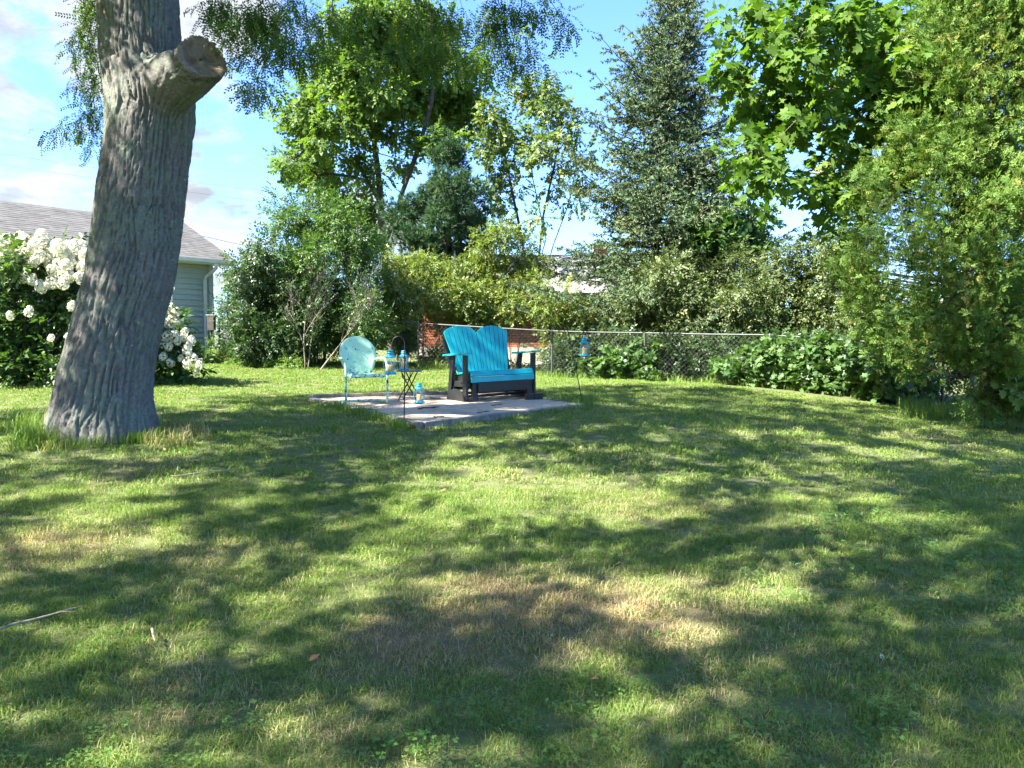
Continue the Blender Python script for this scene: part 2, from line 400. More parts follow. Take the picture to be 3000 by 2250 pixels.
def grass_mat(name, lush=0., hue=(1, 1, 1)):
    m, g, out = new_mat(name); f, pos = dryness(g)
    b = g.new('ShaderNodeBsdfPrincipled'); t = g.new('ShaderNodeBsdfTranslucent'); mx = g.new('ShaderNodeMixShader'); oi = g.new('ShaderNodeObjectInfo')
    v = g.attr('var')
    gr = g.ramp(g.math('ADD', g.math('MULTIPLY', v, .6), g.math('MULTIPLY', g.noise(pos, 1.6, 3), .45)),
                [(.12, tuple(a * h for a, h in zip((.082, .150, .030), hue))), (.5, tuple(a * h for a, h in zip((.145, .232, .045), hue))), (.9, tuple(a * h for a, h in zip((.225, .290, .064), hue)))])
    st = g.ramp(v, [(.1, (.21, .155, .080)), (.6, (.33, .265, .14)), (.95, (.42, .355, .20))])
    thr = g.math('ADD', f, g.math('ADD', g.math('MULTIPLY', v, .42), g.math('MULTIPLY', oi.outputs['Random'], .16)))
    k = g.smooth(thr, .76 + lush, .96 + lush)
    c = g.mix(k, gr, st)
    g.l.new(c, b.inputs['Base Color']); b.inputs['Roughness'].default_value = .55; b.inputs['Specular IOR Level'].default_value = .3
    g.l.new(g.mix(1.0, c, (1.35, 1.5, .6), 'MULTIPLY'), t.inputs[0]); mx.inputs[0].default_value = .3
    g.l.new(b.outputs[0], mx.inputs[1]); g.l.new(t.outputs[0], mx.inputs[2]); g.l.new(mx.outputs[0], out.inputs[0])
grass_mat('turf_blade'); grass_mat('clover_leaf', .6, (.62, .86, .85)); grass_mat('long_grass', .12, (.95, 1.0, .9)); grass_mat('dry_long_grass', -.32)
def ground_mat():
    m, g, out = new_mat('turf_ground'); f, pos = dryness(g); b = g.new('ShaderNodeBsdfPrincipled')
    c = g.ramp(g.noise(pos, 9, 5), [(.3, (.07, .085, .025)), (.7, (.12, .14, .045))]); c = g.mix(g.smooth(f, .35, .8), c, (.15, .115, .06))
    g.l.new(c, b.inputs['Base Color']); b.inputs['Roughness'].default_value = .95
    g.l.new(g.bump(g.noise(pos, 70, 4), .8, .02), b.inputs['Normal']); g.l.new(b.outputs[0], out.inputs[0])
ground_mat()

# ------------------------------------------------------------------ ground sheet
gx = np.unique(np.concatenate([-np.geomspace(18, 900, 16), np.arange(-18, -12, .5), np.arange(-12, 12, .22), np.arange(12, 16.01, .5), np.geomspace(16, 900, 16)]))
gy = np.unique(np.concatenate([-np.geomspace(8, 300, 10), np.arange(-8, 0, .5), np.arange(0, 19, .22), np.arange(19, 30.01, .5), np.geomspace(30, 1200, 18)]))
GX, GY = np.meshgrid(gx, gy); gz = terrain(GX.ravel(), GY.ravel())
gz = gz + .012 * fbm(np.c_[GX.ravel() * .9, GY.ravel() * .9, GX.ravel() * 0], 3, 5) * (np.abs(GX.ravel()) < 25)
gz = np.where(in_patio(GX.ravel(), GY.ravel(), .05), np.minimum(gz, pz(GX.ravel(), GY.ravel()) - .10), gz)
nx, ny = len(gx), len(gy); ii = np.arange(nx * ny).reshape(ny, nx)
lawn = link('lawn', mesh_np('lawn', np.c_[GX.ravel(), GY.ravel(), gz], np.c_[ii[:-1, :-1].ravel(), ii[:-1, 1:].ravel(), ii[1:, 1:].ravel(), ii[1:, :-1].ravel()], True), 'turf_ground'); structure(lawn)

# ------------------------------------------------------------------ turf: tufts of blades scattered with geometry nodes
def tuft(n, rad, h0, h1, w, lean, seed):
    r_ = np.random.default_rng(seed); V = []; F = []; A = []
    for i in range(n):
        a, q = r_.uniform(0, 6.283), rad * math.sqrt(r_.uniform()); b0 = np.array([q * math.cos(a), q * math.sin(a), -.006])
        th = r_.uniform(0, 6.283); h = r_.uniform(h0, h1); ln = r_.uniform(.1, lean); dv = np.array([math.cos(th), math.sin(th), 0]); sd = np.array([-dv[1], dv[0], 0]) * w * r_.uniform(.7, 1.2)
        m_ = b0 + np.array([0, 0, h * .55]) + dv * h * ln * .35; t_ = b0 + np.array([0, 0, h * max(.25, 1 - .35 * ln)]) + dv * h * ln
        o = len(V); V += [b0 - sd, b0 + sd, m_ + sd * .85, m_ - sd * .85, t_]; F += [(o, o + 1, o + 2), (o, o + 2, o + 3), (o + 3, o + 2, o + 4)]; A += [r_.uniform()] * 3
    return np.array(V), np.array(F), np.array(A)
def clover(n, rad, seed):
    r_ = np.random.default_rng(seed); V = []; F = []; A = []
    for i in range(n):
        a, q = r_.uniform(0, 6.283), rad * math.sqrt(r_.uniform()); c = np.array([q * math.cos(a), q * math.sin(a), r_.uniform(.03, .062)]); v = r_.uniform(); rot = r_.uniform(0, 6.28); tl = r_.normal(0, .25, 2)
        for k in range(3):
            t = rot + k * 2.094; d_ = np.array([math.cos(t), math.sin(t), 0]); s_ = np.array([-d_[1], d_[0], 0]); L = r_.uniform(.007, .011)
            pts = [c, c + d_ * L * .6 + s_ * L * .5, c + d_ * L, c + d_ * L * .6 - s_ * L * .5]
            pts = [p + np.array([0, 0, (p - c)[:2] @ tl + .1 * np.linalg.norm(p - c)]) for p in pts]
            o = len(V); V += pts; F += [(o, o + 1, o + 2), (o, o + 2, o + 3)]; A += [v] * 2
    return np.array(V), np.array(F), np.array(A)
def clover_head(seed):
    r_ = np.random.default_rng(seed); V = []; F = []
    for i in range(26):
        dv = nrm(r_.normal(0, 1, 3)); c = np.array([0, 0, .075]) + dv * .006; s_ = nrm(np.cross(dv, [.3, .5, .8])) * .003; o = len(V)
        V += [c - s_, c + s_, c + dv * .006]; F += [(o, o + 1, o + 2)]
    return np.array(V), np.array(F), np.full(len(F), .5)
surf('clover_white', (.75, .75, .70), .6, .05, 10)
def tuft_collection(name, meshes, m):
    c = bpy.data.collections.new(name)
    for k, (V, F, A) in enumerate(meshes):
        me = mesh_np(name, V, F, False, A); me.materials.append(MATS[m]); o = bpy.data.objects.new('%s_source' % name, me); c.objects.link(o)
    return c
def scatter(name, P, scale, coll, tilt=.12, seed=0):
    """points with rotation / scale / index attributes; a geometry-nodes modifier instances the collection on them"""
    r_ = np.random.default_rng(seed); n = len(P); me = bpy.data.meshes.new(name); me.vertices.add(n); me.vertices.foreach_set('co', np.asarray(P, np.float32).ravel())
    a = me.attributes.new('rot', 'FLOAT_VECTOR', 'POINT'); a.data.foreach_set('vector', np.c_[r_.normal(0, tilt, n), r_.normal(0, tilt, n), r_.uniform(0, 6.283, n)].astype(np.float32).ravel())
    a = me.attributes.new('scl', 'FLOAT', 'POINT'); a.data.foreach_set('value', np.asarray(scale, np.float32))
    a = me.attributes.new('idx', 'INT', 'POINT'); a.data.foreach_set('value', r_.integers(0, len(coll.objects), n).astype(np.int32))
    o = link(name, me); nt = bpy.data.node_groups.new(name, 'GeometryNodeTree')
    nt.interface.new_socket('Geometry', in_out='INPUT', socket_type='NodeSocketGeometry'); nt.interface.new_socket('Geometry', in_out='OUTPUT', socket_type='NodeSocketGeometry')
    N = nt.nodes; L = nt.links; gi = N.new('NodeGroupInput'); go = N.new('NodeGroupOutput'); ip = N.new('GeometryNodeInstanceOnPoints'); ci = N.new('GeometryNodeCollectionInfo')
    ci.inputs['Collection'].default_value = coll; ci.inputs['Separate Children'].default_value = True; ci.inputs['Reset Children'].default_value = True
    def at(nm, ty):
        q = N.new('GeometryNodeInputNamedAttribute'); q.data_type = ty; q.inputs['Name'].default_value = nm; return q.outputs[0]
    L.new(gi.outputs[0], ip.inputs['Points']); L.new(ci.outputs[0], ip.inputs['Instance']); ip.inputs['Pick Instance'].default_value = True
    L.new(at('idx', 'INT'), ip.inputs['Instance Index']); L.new(at('rot', 'FLOAT_VECTOR'), ip.inputs['Rotation']); L.new(at('scl', 'FLOAT'), ip.inputs['Scale'])
    L.new(ip.outputs[0], go.inputs[0]); md = o.modifiers.new('scatter', 'NODES'); md.node_group = nt
    return o
def blocked(x, y):
    t = W(300, 1275, 8.0)
    return in_patio(x, y, .03) | (np.hypot(x - t[0], y - t[1] - .1) < .50)
def field(y0, y1, dens, wide=.86, seed=0, off=2.2):
    r_ = np.random.default_rng(seed); xm = wide * y1 + off; n = int(dens * 2 * xm * (y1 - y0)); x = r_.uniform(-xm, xm, n); y = r_.uniform(y0, y1, n)
    k = (np.abs(x) < wide * y + off) & ~blocked(x, y); x, y = x[k], y[k]; return x, y
near_c = tuft_collection('turf_tuft_near', [tuft(66, .080, .018, .046, .0014, 1.7, s) for s in range(6)], 'turf_blade')
far_c = tuft_collection('turf_tuft_far', [tuft(54, .12, .02, .046, .0028, 1.4, s + 20) for s in range(6)], 'turf_blade')
clo_c = tuft_collection('clover_tuft', [clover(34, .11, s) for s in range(4)], 'clover_leaf')
head_c = tuft_collection('clover_head', [clover_head(s) for s in range(2)], 'clover_white')
def zof(x, y): return terrain(x, y) + .012 * fbm(np.c_[x * .9, y * .9, x * 0], 3, 5) + .003
def hvar(x, y): return 1.02 + .16 * fbm(np.c_[x * 1.1, y * 1.1, x * 0 + 4], 3, 9)
x, y = field(1.2, 6.2, 250, seed=1); stuff(scatter('grass', np.c_[x, y, zof(x, y)], hvar(x, y) * rng.uniform(.75, 1.2, len(x)), near_c, seed=1))['label'] = 'short mown lawn grass'
x, y = field(6.2, 21.5, 74, wide=.8, seed=2); k = (y < 13 + 9 * (x < 4)) | (x * .75 + y < 17.5); x, y = x[k], y[k]
stuff(scatter('grass', np.c_[x, y, zof(x, y)], hvar(x, y) * rng.uniform(.8, 1.2, len(x)), far_c, seed=2))['label'] = 'mown lawn grass farther back'
x, y = field(1.3, 9.5, 26, seed=3)
cm = fbm(np.c_[x * .55, y * .55, x * 0 + 8], 3, 21) + 1.1 * np.exp(-((x - 2.9) ** 2 + (y - 5.0) ** 2) / 1.6) + .5 * np.exp(-((x + 1.35) ** 2 + (y - 2.9) ** 2) / .15) + .9 * np.exp(-((x - 1.0) ** 2 + (y - 3.2) ** 2) / .3)
k = cm > .52; x, y = x[k], y[k]; stuff(scatter('clover', np.c_[x, y, zof(x, y)], rng.uniform(.7, 1.15, len(x)), clo_c, seed=3))['label'] = 'low clover growing through the lawn'
k = rng.uniform(size=len(x)) < .055; k &= (x > .8) & (y > 3.2); stuff(scatter('clover_flowers', np.c_[x[k], y[k], zof(x[k], y[k])], rng.uniform(.7, 1, k.sum()), head_c, seed=4))['label'] = 'tiny white clover flower heads in the lawn'

# long grass along edges and round the trunk, real blades in one mesh per place
def long_grass(name, label, pts, h0, h1, w, m, per=26, spread=.10, lean=.7, seed=0):
    r_ = np.random.default_rng(seed); V = []; F = []; A = []; o = 0
    for p in pts:
        v, f, a = tuft(per, spread, h0, h1, w, lean, int(r_.integers(1e6))); s = r_.uniform(.7, 1.15)
        V.append(v * s + np.array([p[0], p[1], float(zof(np.array([p[0]]), np.array([p[1]]))[0])])); F.append(f + o); A.append(a); o += len(v)
    ob = link(name, mesh_np(name, np.concatenate(V), np.concatenate(F), False, np.concatenate(A)), m); stuff(ob); ob['label'] = label; return ob
def along(a, b, n, jit=.08):
    t = rng.uniform(0, 1, n)[:, None]; return np.asarray(a)[:2] * (1 - t) + np.asarray(b)[:2] * t + rng.normal(0, jit, (n, 2))

# ------------------------------------------------------------------ patio: sand bed framed in old timbers
patio = thing('patio', 'pale sand patio bed framed by weathered timbers', 'patio', ((PL + PF + PR + PB) / 4))
pc = np.array(patio.location)
def quad_grid(n):
    u, v = np.meshgrid(np.linspace(0, 1, n), np.linspace(0, 1, n)); u = u.ravel()[:, None]; v = v.ravel()[:, None]
    return (1 - u) * (1 - v) * PL + u * (1 - v) * PF + u * v * PR + (1 - u) * v * PB
q = quad_grid(60); q[:, 2] = pz(q[:, 0], q[:, 1]) + .006 * fbm(np.c_[q[:, :2] * 5, q[:, 2] * 0], 3, 3) - .004
ii = np.arange(3600).reshape(60, 60)
link('sand_bed', mesh_np('sand_bed', q - pc, np.c_[ii[:-1, :-1].ravel(), ii[:-1, 1:].ravel(), ii[1:, 1:].ravel(), ii[1:, :-1].ravel()], True), 'sand', patio)
def timber(a, b, proud, thick=.095, depth=.24):
    e = nrm((b - a)); s = nrm(np.cross(e, [0, 0, 1])); c = (PL + PF + PR + PB) / 4
    if np.dot(s, (a + b) / 2 - c) < 0: s = -s
    n = 12; vs = []; fs = []
    for i in range(n + 1):
        t = i / n; p = a + (b - a) * t; p = np.array([p[0], p[1], pz(p[0], p[1]) + proud + .004 * math.sin(9 * t + a[0])])
        vs += [p - pc, p + s * thick - pc, p + s * thick - [0, 0, depth] - pc, p - [0, 0, depth] - pc]
        if i: o = (i - 1) * 4; fs += [(o + k, o + (k + 1) % 4, o + 4 + (k + 1) % 4, o + 4 + k) for k in range(4)]
    fs += [(3, 2, 1, 0), (n * 4, n * 4 + 1, n * 4 + 2, n * 4 + 3)]
    mb = MB(); mb.add(vs, fs); bevel(link('timber', mb, 'timber', patio), .008)
ext = lambda a, b, k=.1: b + nrm(b - a) * k
timber(PF, PR, .006); timber(PL, ext(PL, PB, .0), .05); timber(ext(PF, PL, .0), ext(PL, PF, .09), .012); timber(PR, PB, .0)
ft = nrm(PR - PF)
# ------------------------------------------------------------------ glider love seat
def xf(loc=(0, 0, 0), rx=0, ry=0, rz=0): return Matrix.Translation(loc) @ Euler((rx, ry, rz)).to_matrix().to_4x4()
bp = P_at(1436, 1166); YAW = R(36)
bench = thing('glider_bench', 'turquoise and black poly glider love seat with twin fan-shaped backs', 'bench', bp, (0, R(-1.2), YAW))
def bpart(name, mb, m, bev=.004, parent=bench):
    return bevel(link(name, mb, m, parent), bev)
# back slats: two fans of seven, tops cut to an arc; plane leaning back
TB = R(17); MBk = Matrix.Translation((0, .17, .36)) @ Euler((math.pi / 2 - TB, 0, 0)).to_matrix().to_4x4()   # (u, v, w): v up the back, w towards the front
MBk = Matrix(((1, 0, 0, 0), (0, math.sin(TB), -math.cos(TB), .17), (0, math.cos(TB), math.sin(TB), .36), (0, 0, 0, 1)))
def top_v(u): 
    uc = .292 if u > 0 else -.292; return .60 + .155 * math.sqrt(max(0, 1 - ((u - uc) / .300) ** 2))
for s in (-1, 1):
    for k in range(7):
        def edge(j):
            return s * (.235 + (j / 7 * 2 - 1) * .213), s * (.292 + (j / 7 * 2 - 1) * .288)
        (b0, t0), (b1, t1) = edge(k), edge(k + 1)
        if s < 0: (b0, t0), (b1, t1) = (b1, t1), (b0, t0)
        gp = .0058
        poly = [(b0 + gp, 0), (b1 - gp, 0)] + [(u, top_v(u)) for u in np.linspace(t1 - gp, t0 + gp, 5)]
        mb = MB(); mb.prism(poly, 0, .024, MBk); bpart('back_slat', mb, 'teal_poly', .003)
mb = MB(); mb.prism([(-.018, 0), (.018, 0), (.004, .60), (-.004, .60)], 0, .022, MBk); bpart('back_slat', mb, 'teal_poly', .003)
for v in (.12, .46):
    mb = MB(); mb.box(-.52, .52, v - .045, v + .045, -.03, -.003, MBk); bpart('back_rail', mb, 'black_poly')
for s in (-1, 1):
    mb = MB(); mb.prism([(s * .43, -.14), (s * .50, -.14), (s * .585, .56), (s * .515, .56)] if s > 0 else [(s * .50, -.14), (s * .43, -.14), (s * .515, .56), (s * .585, .56)], -.075, -.032, MBk); bpart('back_upright', mb, 'black_poly')
# seat: slats across, sloping down to the back, front edge rounded over
ST = R(6); MS = xf((0, -.30, .435), rx=-ST)
for k in range(5):
    y0 = .005 + k * .098
    mb = MB(); mb.box(-.555, .555, y0, y0 + .090, -.026, 0, MS); bpart('seat_slat', mb, 'teal_poly', .006)
mb = MB(); mb.box(-.555, .555, -.026, .0, -.088, -.012, xf((0, -.30, .435), rx=R(-20))); bpart('seat_slat', mb, 'teal_poly', .006)
mb = MB(); mb.box(-.56, .56, -.024, .0, -.085, .0, xf((0, -.335, .352), rx=R(-4))); bpart('seat_apron', mb, 'teal_poly', .006)
for s in (-1, 1):
    mb = MB(); mb.prism([(-.325, .300), (-.335, .375), (-.29, .418), (.23, .355), (.30, .30), (.27, .25), (-.25, .275)], s * .515 - .02, s * .515 + .02, Matrix(((0, 0, 1, 0), (1, 0, 0, 0), (0, 1, 0, 0), (0, 0, 0, 1)))); bpart('seat_side', mb, 'black_poly')
MX = Matrix(((0, 0, 1, 0), (1, 0, 0, 0), (0, 1, 0, 0), (0, 0, 0, 1)))       # polygon in (y, z), extruded along x
for s in (-1, 1):
    x = s * .605
    # arm rest: board with rounded nose
    nose = [(-.41 + .07 * (1 - math.cos(a)), .07 * math.sin(a)) for a in np.linspace(-math.pi / 2, math.pi / 2, 9)]
    poly = [(p[1], p[0]) for p in nose] + [(.058, .22), (-.058, .22)]
    mb = MB(); mb.prism(poly[::1], 0, .026, xf((x + s * .02, 0, .655), rx=R(-3.2))); bpart('arm_rest', mb, 'teal_poly', .006)
    # posts
    mb = MB(); mb.prism([(-.31, .02), (-.215, .02), (-.235, .66), (-.325, .66)], x - .02, x + .02, MX); bpart('arm_post', mb, 'black_poly')
    mb = MB(); mb.prism([(.12, .04), (.205, .04), (.085, .66), (.0, .66)], x - .02, x + .02, MX); bpart('arm_post', mb, 'black_poly')
    # side rail and half-round foot plate
    mb = MB(); mb.box(x - .018 - s * .04, x + .018 - s * .04, -.30, .22, .20, .285); bpart('side_rail', mb, 'black_poly')
    hr = [(-.02 + .235 * math.cos(a) - .04, .0 + .175 * math.sin(a)) for a in np.linspace(0, math.pi, 15)]
    mb = MB(); mb.prism(hr, x + s * .022, x + s * .052, MX); bpart('foot_plate', mb, 'black_poly')
    mb = MB(); mb.box(x - .055, x - .022, -.33, .27, .0, .045) if s > 0 else mb.box(x + .022, x + .055, -.33, .27, .0, .045); bpart('floor_runner', mb, 'black_poly')
    # inner splayed base leg and swing hangers
    xi = s * .47
    mb = MB(); mb.prism([(xi - .035 + s * .02, .27), (xi + .035 + s * .02, .27), (xi + .075 * (s > 0) + .045 * (s < 0), .0), (xi - .045 * (s > 0) - .075 * (s < 0), .0)][::-1], .30, .34, Matrix(((1, 0, 0, 0), (0, 0, -1, 0), (0, 1, 0, 0), (0, 0, 0, 1)))); bpart('base_leg', mb, 'black_poly')
    mb = MB(); mb.box(xi - .02, xi + .02, .22, .26, .0, .27); bpart('base_leg', mb, 'black_poly')
    for yy in (-.17, .12):
        mb = MB(); mb.box(x - s * .075 - .012, x - s * .075 + .012, yy - .035, yy + .035, .09, .30); bpart('swing_hanger', mb, 'black_poly')
        mb = MB(); mb.tube([(x - s * .11, yy, .265), (x + s * .026, yy, .265)], .011, 8); link('bolt', mb, 'galvanised', bench)
mb = MB(); mb.box(-.45, .45, -.372, -.342, .125, .275); bpart('front_stretcher', mb, 'black_poly')
mb = MB(); mb.box(-.45, .45, .205, .219, .14, .26); bpart('rear_stretcher', mb, 'black_poly')
for zz, yy in ((.035, -.05), (.07, .12)):
    mb = MB(); mb.box(-.56, .56, yy - .035, yy + .035, zz, zz + .035); bpart('cross_brace', mb, 'black_poly')
for bx_, bz_ in ((-.42, .24), (-.42, .16), (.42, .24), (.42, .16), (0, .215), (0, .185)):
    mb = MB(); mb.tube([(bx_, -.371, bz_), (bx_, -.377, bz_)], .007, 8); link('screw_head', mb, 'galvanised', bench)

# ------------------------------------------------------------------ old metal shell chair
cpnt = P_at(1062, 1181)
chair = thing('metal_chair', 'mint green metal shell-back lawn chair with chipped paint', 'chair', cpnt, (0, 0, R(25)))
def shell(nu, nv, f): 
    uu, vv = np.meshgrid(np.linspace(-1, 1, nu), np.linspace(0, 1, nv)); P = np.array([f(a, b) for a, b in zip(uu.ravel(), vv.ravel())]); ii = np.arange(nu * nv).reshape(nv, nu)
    return P, np.c_[ii[:-1, :-1].ravel(), ii[:-1, 1:].ravel(), ii[1:, 1:].ravel(), ii[1:, :-1].ravel()]
def back_f(u, v):
    # oval outline, wider above, cut straight at the seat; three pressed ribs down the middle
    w = .262 * math.sqrt(max(0, 1 - ((v - .56) / .442) ** 2)) if v > .56 else .165 + (.262 - .165) * math.sin(math.pi / 2 * (v / .56)) ** .8
    x = u * w; rib = .007 * sum(math.exp(-((x - c) / .010) ** 2) for c in (-.03, 0, .03)) * sstep(np.array([v]), .06, .16)[0] * (1 - sstep(np.array([v]), .78, .9)[0])
    roll = .022 * max(0, abs(u) - .86) / .14
    y = .185 + .13 * v - .055 * (x / .26) ** 2 * (1 - .5 * v) - rib + roll; z = .395 + .535 * v
    return (x, y, z)
V, F = shell(41, 45, back_f); o = link('back', mesh_np('back', V, F, True), 'chipped_mint', chair); md = o.modifiers.new('thick', 'SOLIDIFY'); md.thickness = .006
def seat_f(u, v):
    w = .225 - .02 * (1 - v) ** 2; x = u * w; y = .20 - .45 * v; z = .405 - .02 * math.sin(math.pi * v) * (1 - u * u) + .012 * v
    if v > .88: z -= .05 * ((v - .88) / .12) ** 2; y += .012 * ((v - .88) / .12)
    if abs(u) > .9: z -= .045 * ((abs(u) - .9) / .1) ** 1.5
    return (x, y, z)
V, F = shell(31, 31, seat_f); o = link('seat', mesh_np('seat', V, F, True), 'chipped_mint', chair); md = o.modifiers.new('thick', 'SOLIDIFY'); md.thickness = .006
for s in (-1, 1):
    x = s * .285
    pts = [(x - s * .02, .225, .615), (x, .12, .622), (x, -.05, .622)] + [tuple(p) for p in bez((x, -.08, .622), (x, -.225, .615), (x, -.25, .47), 9)] + [(x, -.25, .30), (x, -.25, .12)] + [tuple(p) for p in bez((x, -.25, .09), (x, -.245, .017), (x, -.17, .017), 8)] + [(x, .05, .017), (x, .24, .017)]
    mb = MB(); mb.tube(pts, .0165, 10); link('side_tube', mb, 'chipped_mint', chair)
    mb = MB(); mb.tube([(x, -.20, .385), (x * .70, -.20, .385)], .009, 6); link('bracket', mb, 'chipped_mint', chair); mb = MB(); mb.tube([(x, .10, .62), (x * .78, .22, .60)], .008, 6); link('bracket', mb, 'chipped_mint', chair)
mb = MB(); mb.tube([(-.285, .24, .017), (.285, .24, .017)], .0165, 10); link('rear_tube', mb, 'chipped_mint', chair)
mb = MB(); mb.tube([(-.285, -.20, .372), (.285, -.20, .372)], .010, 8); link('seat_bar', mb, 'chipped_mint', chair)

# ------------------------------------------------------------------ folding table
tp = P_at(1200, 1172)
table = thing('folding_table', 'small round dark metal folding table', 'table', tp, (0, 0, R(-12)))
TH = .435; TR = .180
mb = MB(); mb.lathe([(.001, TH), (TR - .02, TH), (TR - .004, TH + .002), (TR, TH - .006), (TR, TH - .022), (TR - .006, TH - .024), (TR - .012, TH - .008), (.001, TH - .006)], 32); link('table_top', mb, 'table_top_metal', table)
for s in (-1, 1):
    y = s * .105
    mb = MB(); mb.tube([(-.135, y, .0), (-.10, y, .07), (.0, y * .98, .235), (.085, y, TH - .03)], .0095, 8); link('leg', mb, 'bronze_iron', table)
    mb = MB(); mb.tube([(.135, y * .86, .0), (.10, y * .86, .07), (.0, y * .84, .235), (-.085, y * .86, TH - .03)], .0095, 8); link('leg', mb, 'bronze_iron', table)
mb = MB(); mb.tube([(-.115, -.105, .045), (-.115, .105, .045)], .007, 6); link('stretcher', mb, 'bronze_iron', table)
mb = MB(); mb.tube([(.115, -.09, .045), (.115, .09, .045)], .007, 6); link('stretcher', mb, 'bronze_iron', table)
mb = MB(); mb.tube([(-.08, -.09, TH - .02), (-.075, -.09, .33), (-.05, -.05, .295), (-.03, .03, .295), (-.02, .08, .33), (-.02, .09, TH - .02)], .007, 6); link('catch_bar', mb, 'bronze_iron', table)

# ------------------------------------------------------------------ lanterns
def lantern(loc, label, rz=0, wax='candle_wax', bail_up=True, ch=.085):
    t = thing('lantern', label, 'lantern', loc, (0, 0, rz), 'turquoise candle lanterns')
    mb = MB(); mb.lathe([(.001, 0), (.066, 0), (.071, .006), (.070, .014), (.060, .020), (.058, .030), (.052, .034), (.001, .034)], 28); link('base', mb, 'lantern_blue', t)
    prof = [(.050, .034), (.060, .060), (.066, .090), (.066, .120), (.060, .155), (.052, .182), (.048, .192)]
    mb = MB(); mb.lathe(prof, 28); link('glass_chimney', mb, 'lantern_glass', t)
    mb = MB(); mb.lathe([(.001, .0345), (.034, .0345), (.035, .038), (.035, ch + .030), (.033, ch + .034), (.012, ch + .031), (.001, ch + .030)], 22); c = link('candle', mb, wax, t)
    mb = MB(); mb.tube([(0, 0, ch + .03), (.001, .001, ch + .042)], .0015, 5); link('wick', mb, 'dark_iron', c)
    mb = MB(); mb.lathe([(.050, .190), (.064, .192), (.066, .198), (.060, .206), (.044, .216), (.034, .224), (.034, .236), (.042, .240), (.042, .246), (.030, .252), (.027, .262), (.036, .266), (.036, .272), (.020, .279), (.001, .281)], 28); link('cap', mb, 'lantern_blue', t)
    for k in range(4):
        a = k * math.pi / 2 + .4; ca, sa = math.cos(a), math.sin(a)
        mb = MB(); mb.tube([(.060 * ca, .060 * sa, .016), (.074 * ca, .074 * sa, .060), (.080 * ca, .080 * sa, .110), (.074 * ca, .074 * sa, .160), (.060 * ca, .060 * sa, .200)], .0026, 6); link('guard_wire', mb, 'lantern_blue', t)
    for s in (-1, 1):
        mb = MB(); mb.tube([(s * .060, 0, .200), (s * .072, 0, .200)], .006, 8); link('bail_lug', mb, 'lantern_blue', t)
    if bail_up: pts = [(.070 * math.cos(a), 0, .200 + .115 * math.sin(a)) for a in np.linspace(0, math.pi, 15)]
    else: pts = [(.074 * math.cos(a), -.077 * math.sin(a) - .004, .200 - .055 * math.sin(a)) for a in np.linspace(0, math.pi, 15)]
    mb = MB(); mb.tube(pts, .0022, 6); link('bail', mb, 'dark_iron' if bail_up else 'lantern_blue', t)
    return t
surf('pale_wax', (.62, .50, .22), .5, .1, 20)
tl = tp + np.array([-.082, .0, TH + .003]); lantern(tl, 'turquoise lantern standing on the small round table', .3, bail_up=False)
gp_ = P_at(1228, 1181); lantern(gp_ + [0, 0, .003], 'turquoise lantern standing on the sand beside the folding table', .9, bail_up=False)
# shepherd hooks
def hook(base, top_r, height, lean, label, side, drop, r=.0065):
    t = thing('shepherd_hook', label, 'garden hook', base)
    b = np.zeros(3); ax = np.array([lean[0], lean[1], 1.0]) * height
    pole = [b - np.array([lean[0], lean[1], 1]) * .15, b, ax * .5 + [.004, 0, 0], ax]
    sx = side
    arch = [ax + np.array([sx * top_r * (1 - math.cos(a)), 0, top_r * 1.1 * math.sin(a)]) for a in np.linspace(0, math.pi, 15)][1:]
    e = arch[-1]; tail = [e + np.array([sx * .004, 0, -.4 * drop]), e + np.array([sx * .012, 0, -.8 * drop]), e + np.array([sx * .025, 0, -drop]), e + np.array([sx * .040, 0, -.85 * drop]), e + np.array([sx * .044, 0, -.55 * drop])]
    mb = MB(); mb.tube(pole + arch + tail, r, 8); link('rod', mb, 'dark_iron', t)
    return t, np.asarray(base, float) + tail[2]
hb = P_at(1184, 1231)
h1, e1 = hook(hb, .070, .875, (.014, 0), 'straight black shepherd hook in the front corner of the patio', -1, .04)
lantern(e1 + [0, 0, -.315], 'turquoise lantern hanging from the hook at the patio front corner', 1.2, wax='pale_wax', ch=.078)
hb2 = G_at(1706, 1176)
h2, e2 = hook(hb2, .112, 1.06, (-.21, 0), 'tilted dark shepherd hook in the lawn beyond the bench', 1, .08, .0065)
lantern(e2 + [0, 0, -.315], 'turquoise lantern hanging from the tilted hook before the fence', .2)
# pavers under the end of the bench
pv = P_at(1556, 1170)
for k, (dx_, dy_, rz, sz) in enumerate(((-.03, -.02, .5, (.11, .09, .085)), (.085, .10, .75, (.20, .10, .09)))):
    q = pv + [dx_, dy_, 0]; mb = MB(); mb.box(-sz[0] / 2, sz[0] / 2, -sz[1] / 2, sz[1] / 2, 0, sz[2]); o = bevel(link('paver_block', mb, 'dark_paver'), .008)
    o.location = (q[0], q[1], pz(q[0], q[1]) - .004); o.rotation_euler = (0, 0, rz + YAW - .5)
    tag(o, ('short' if k == 0 else 'long') + ' dark paver block beside the far foot of the turquoise bench', 'block')
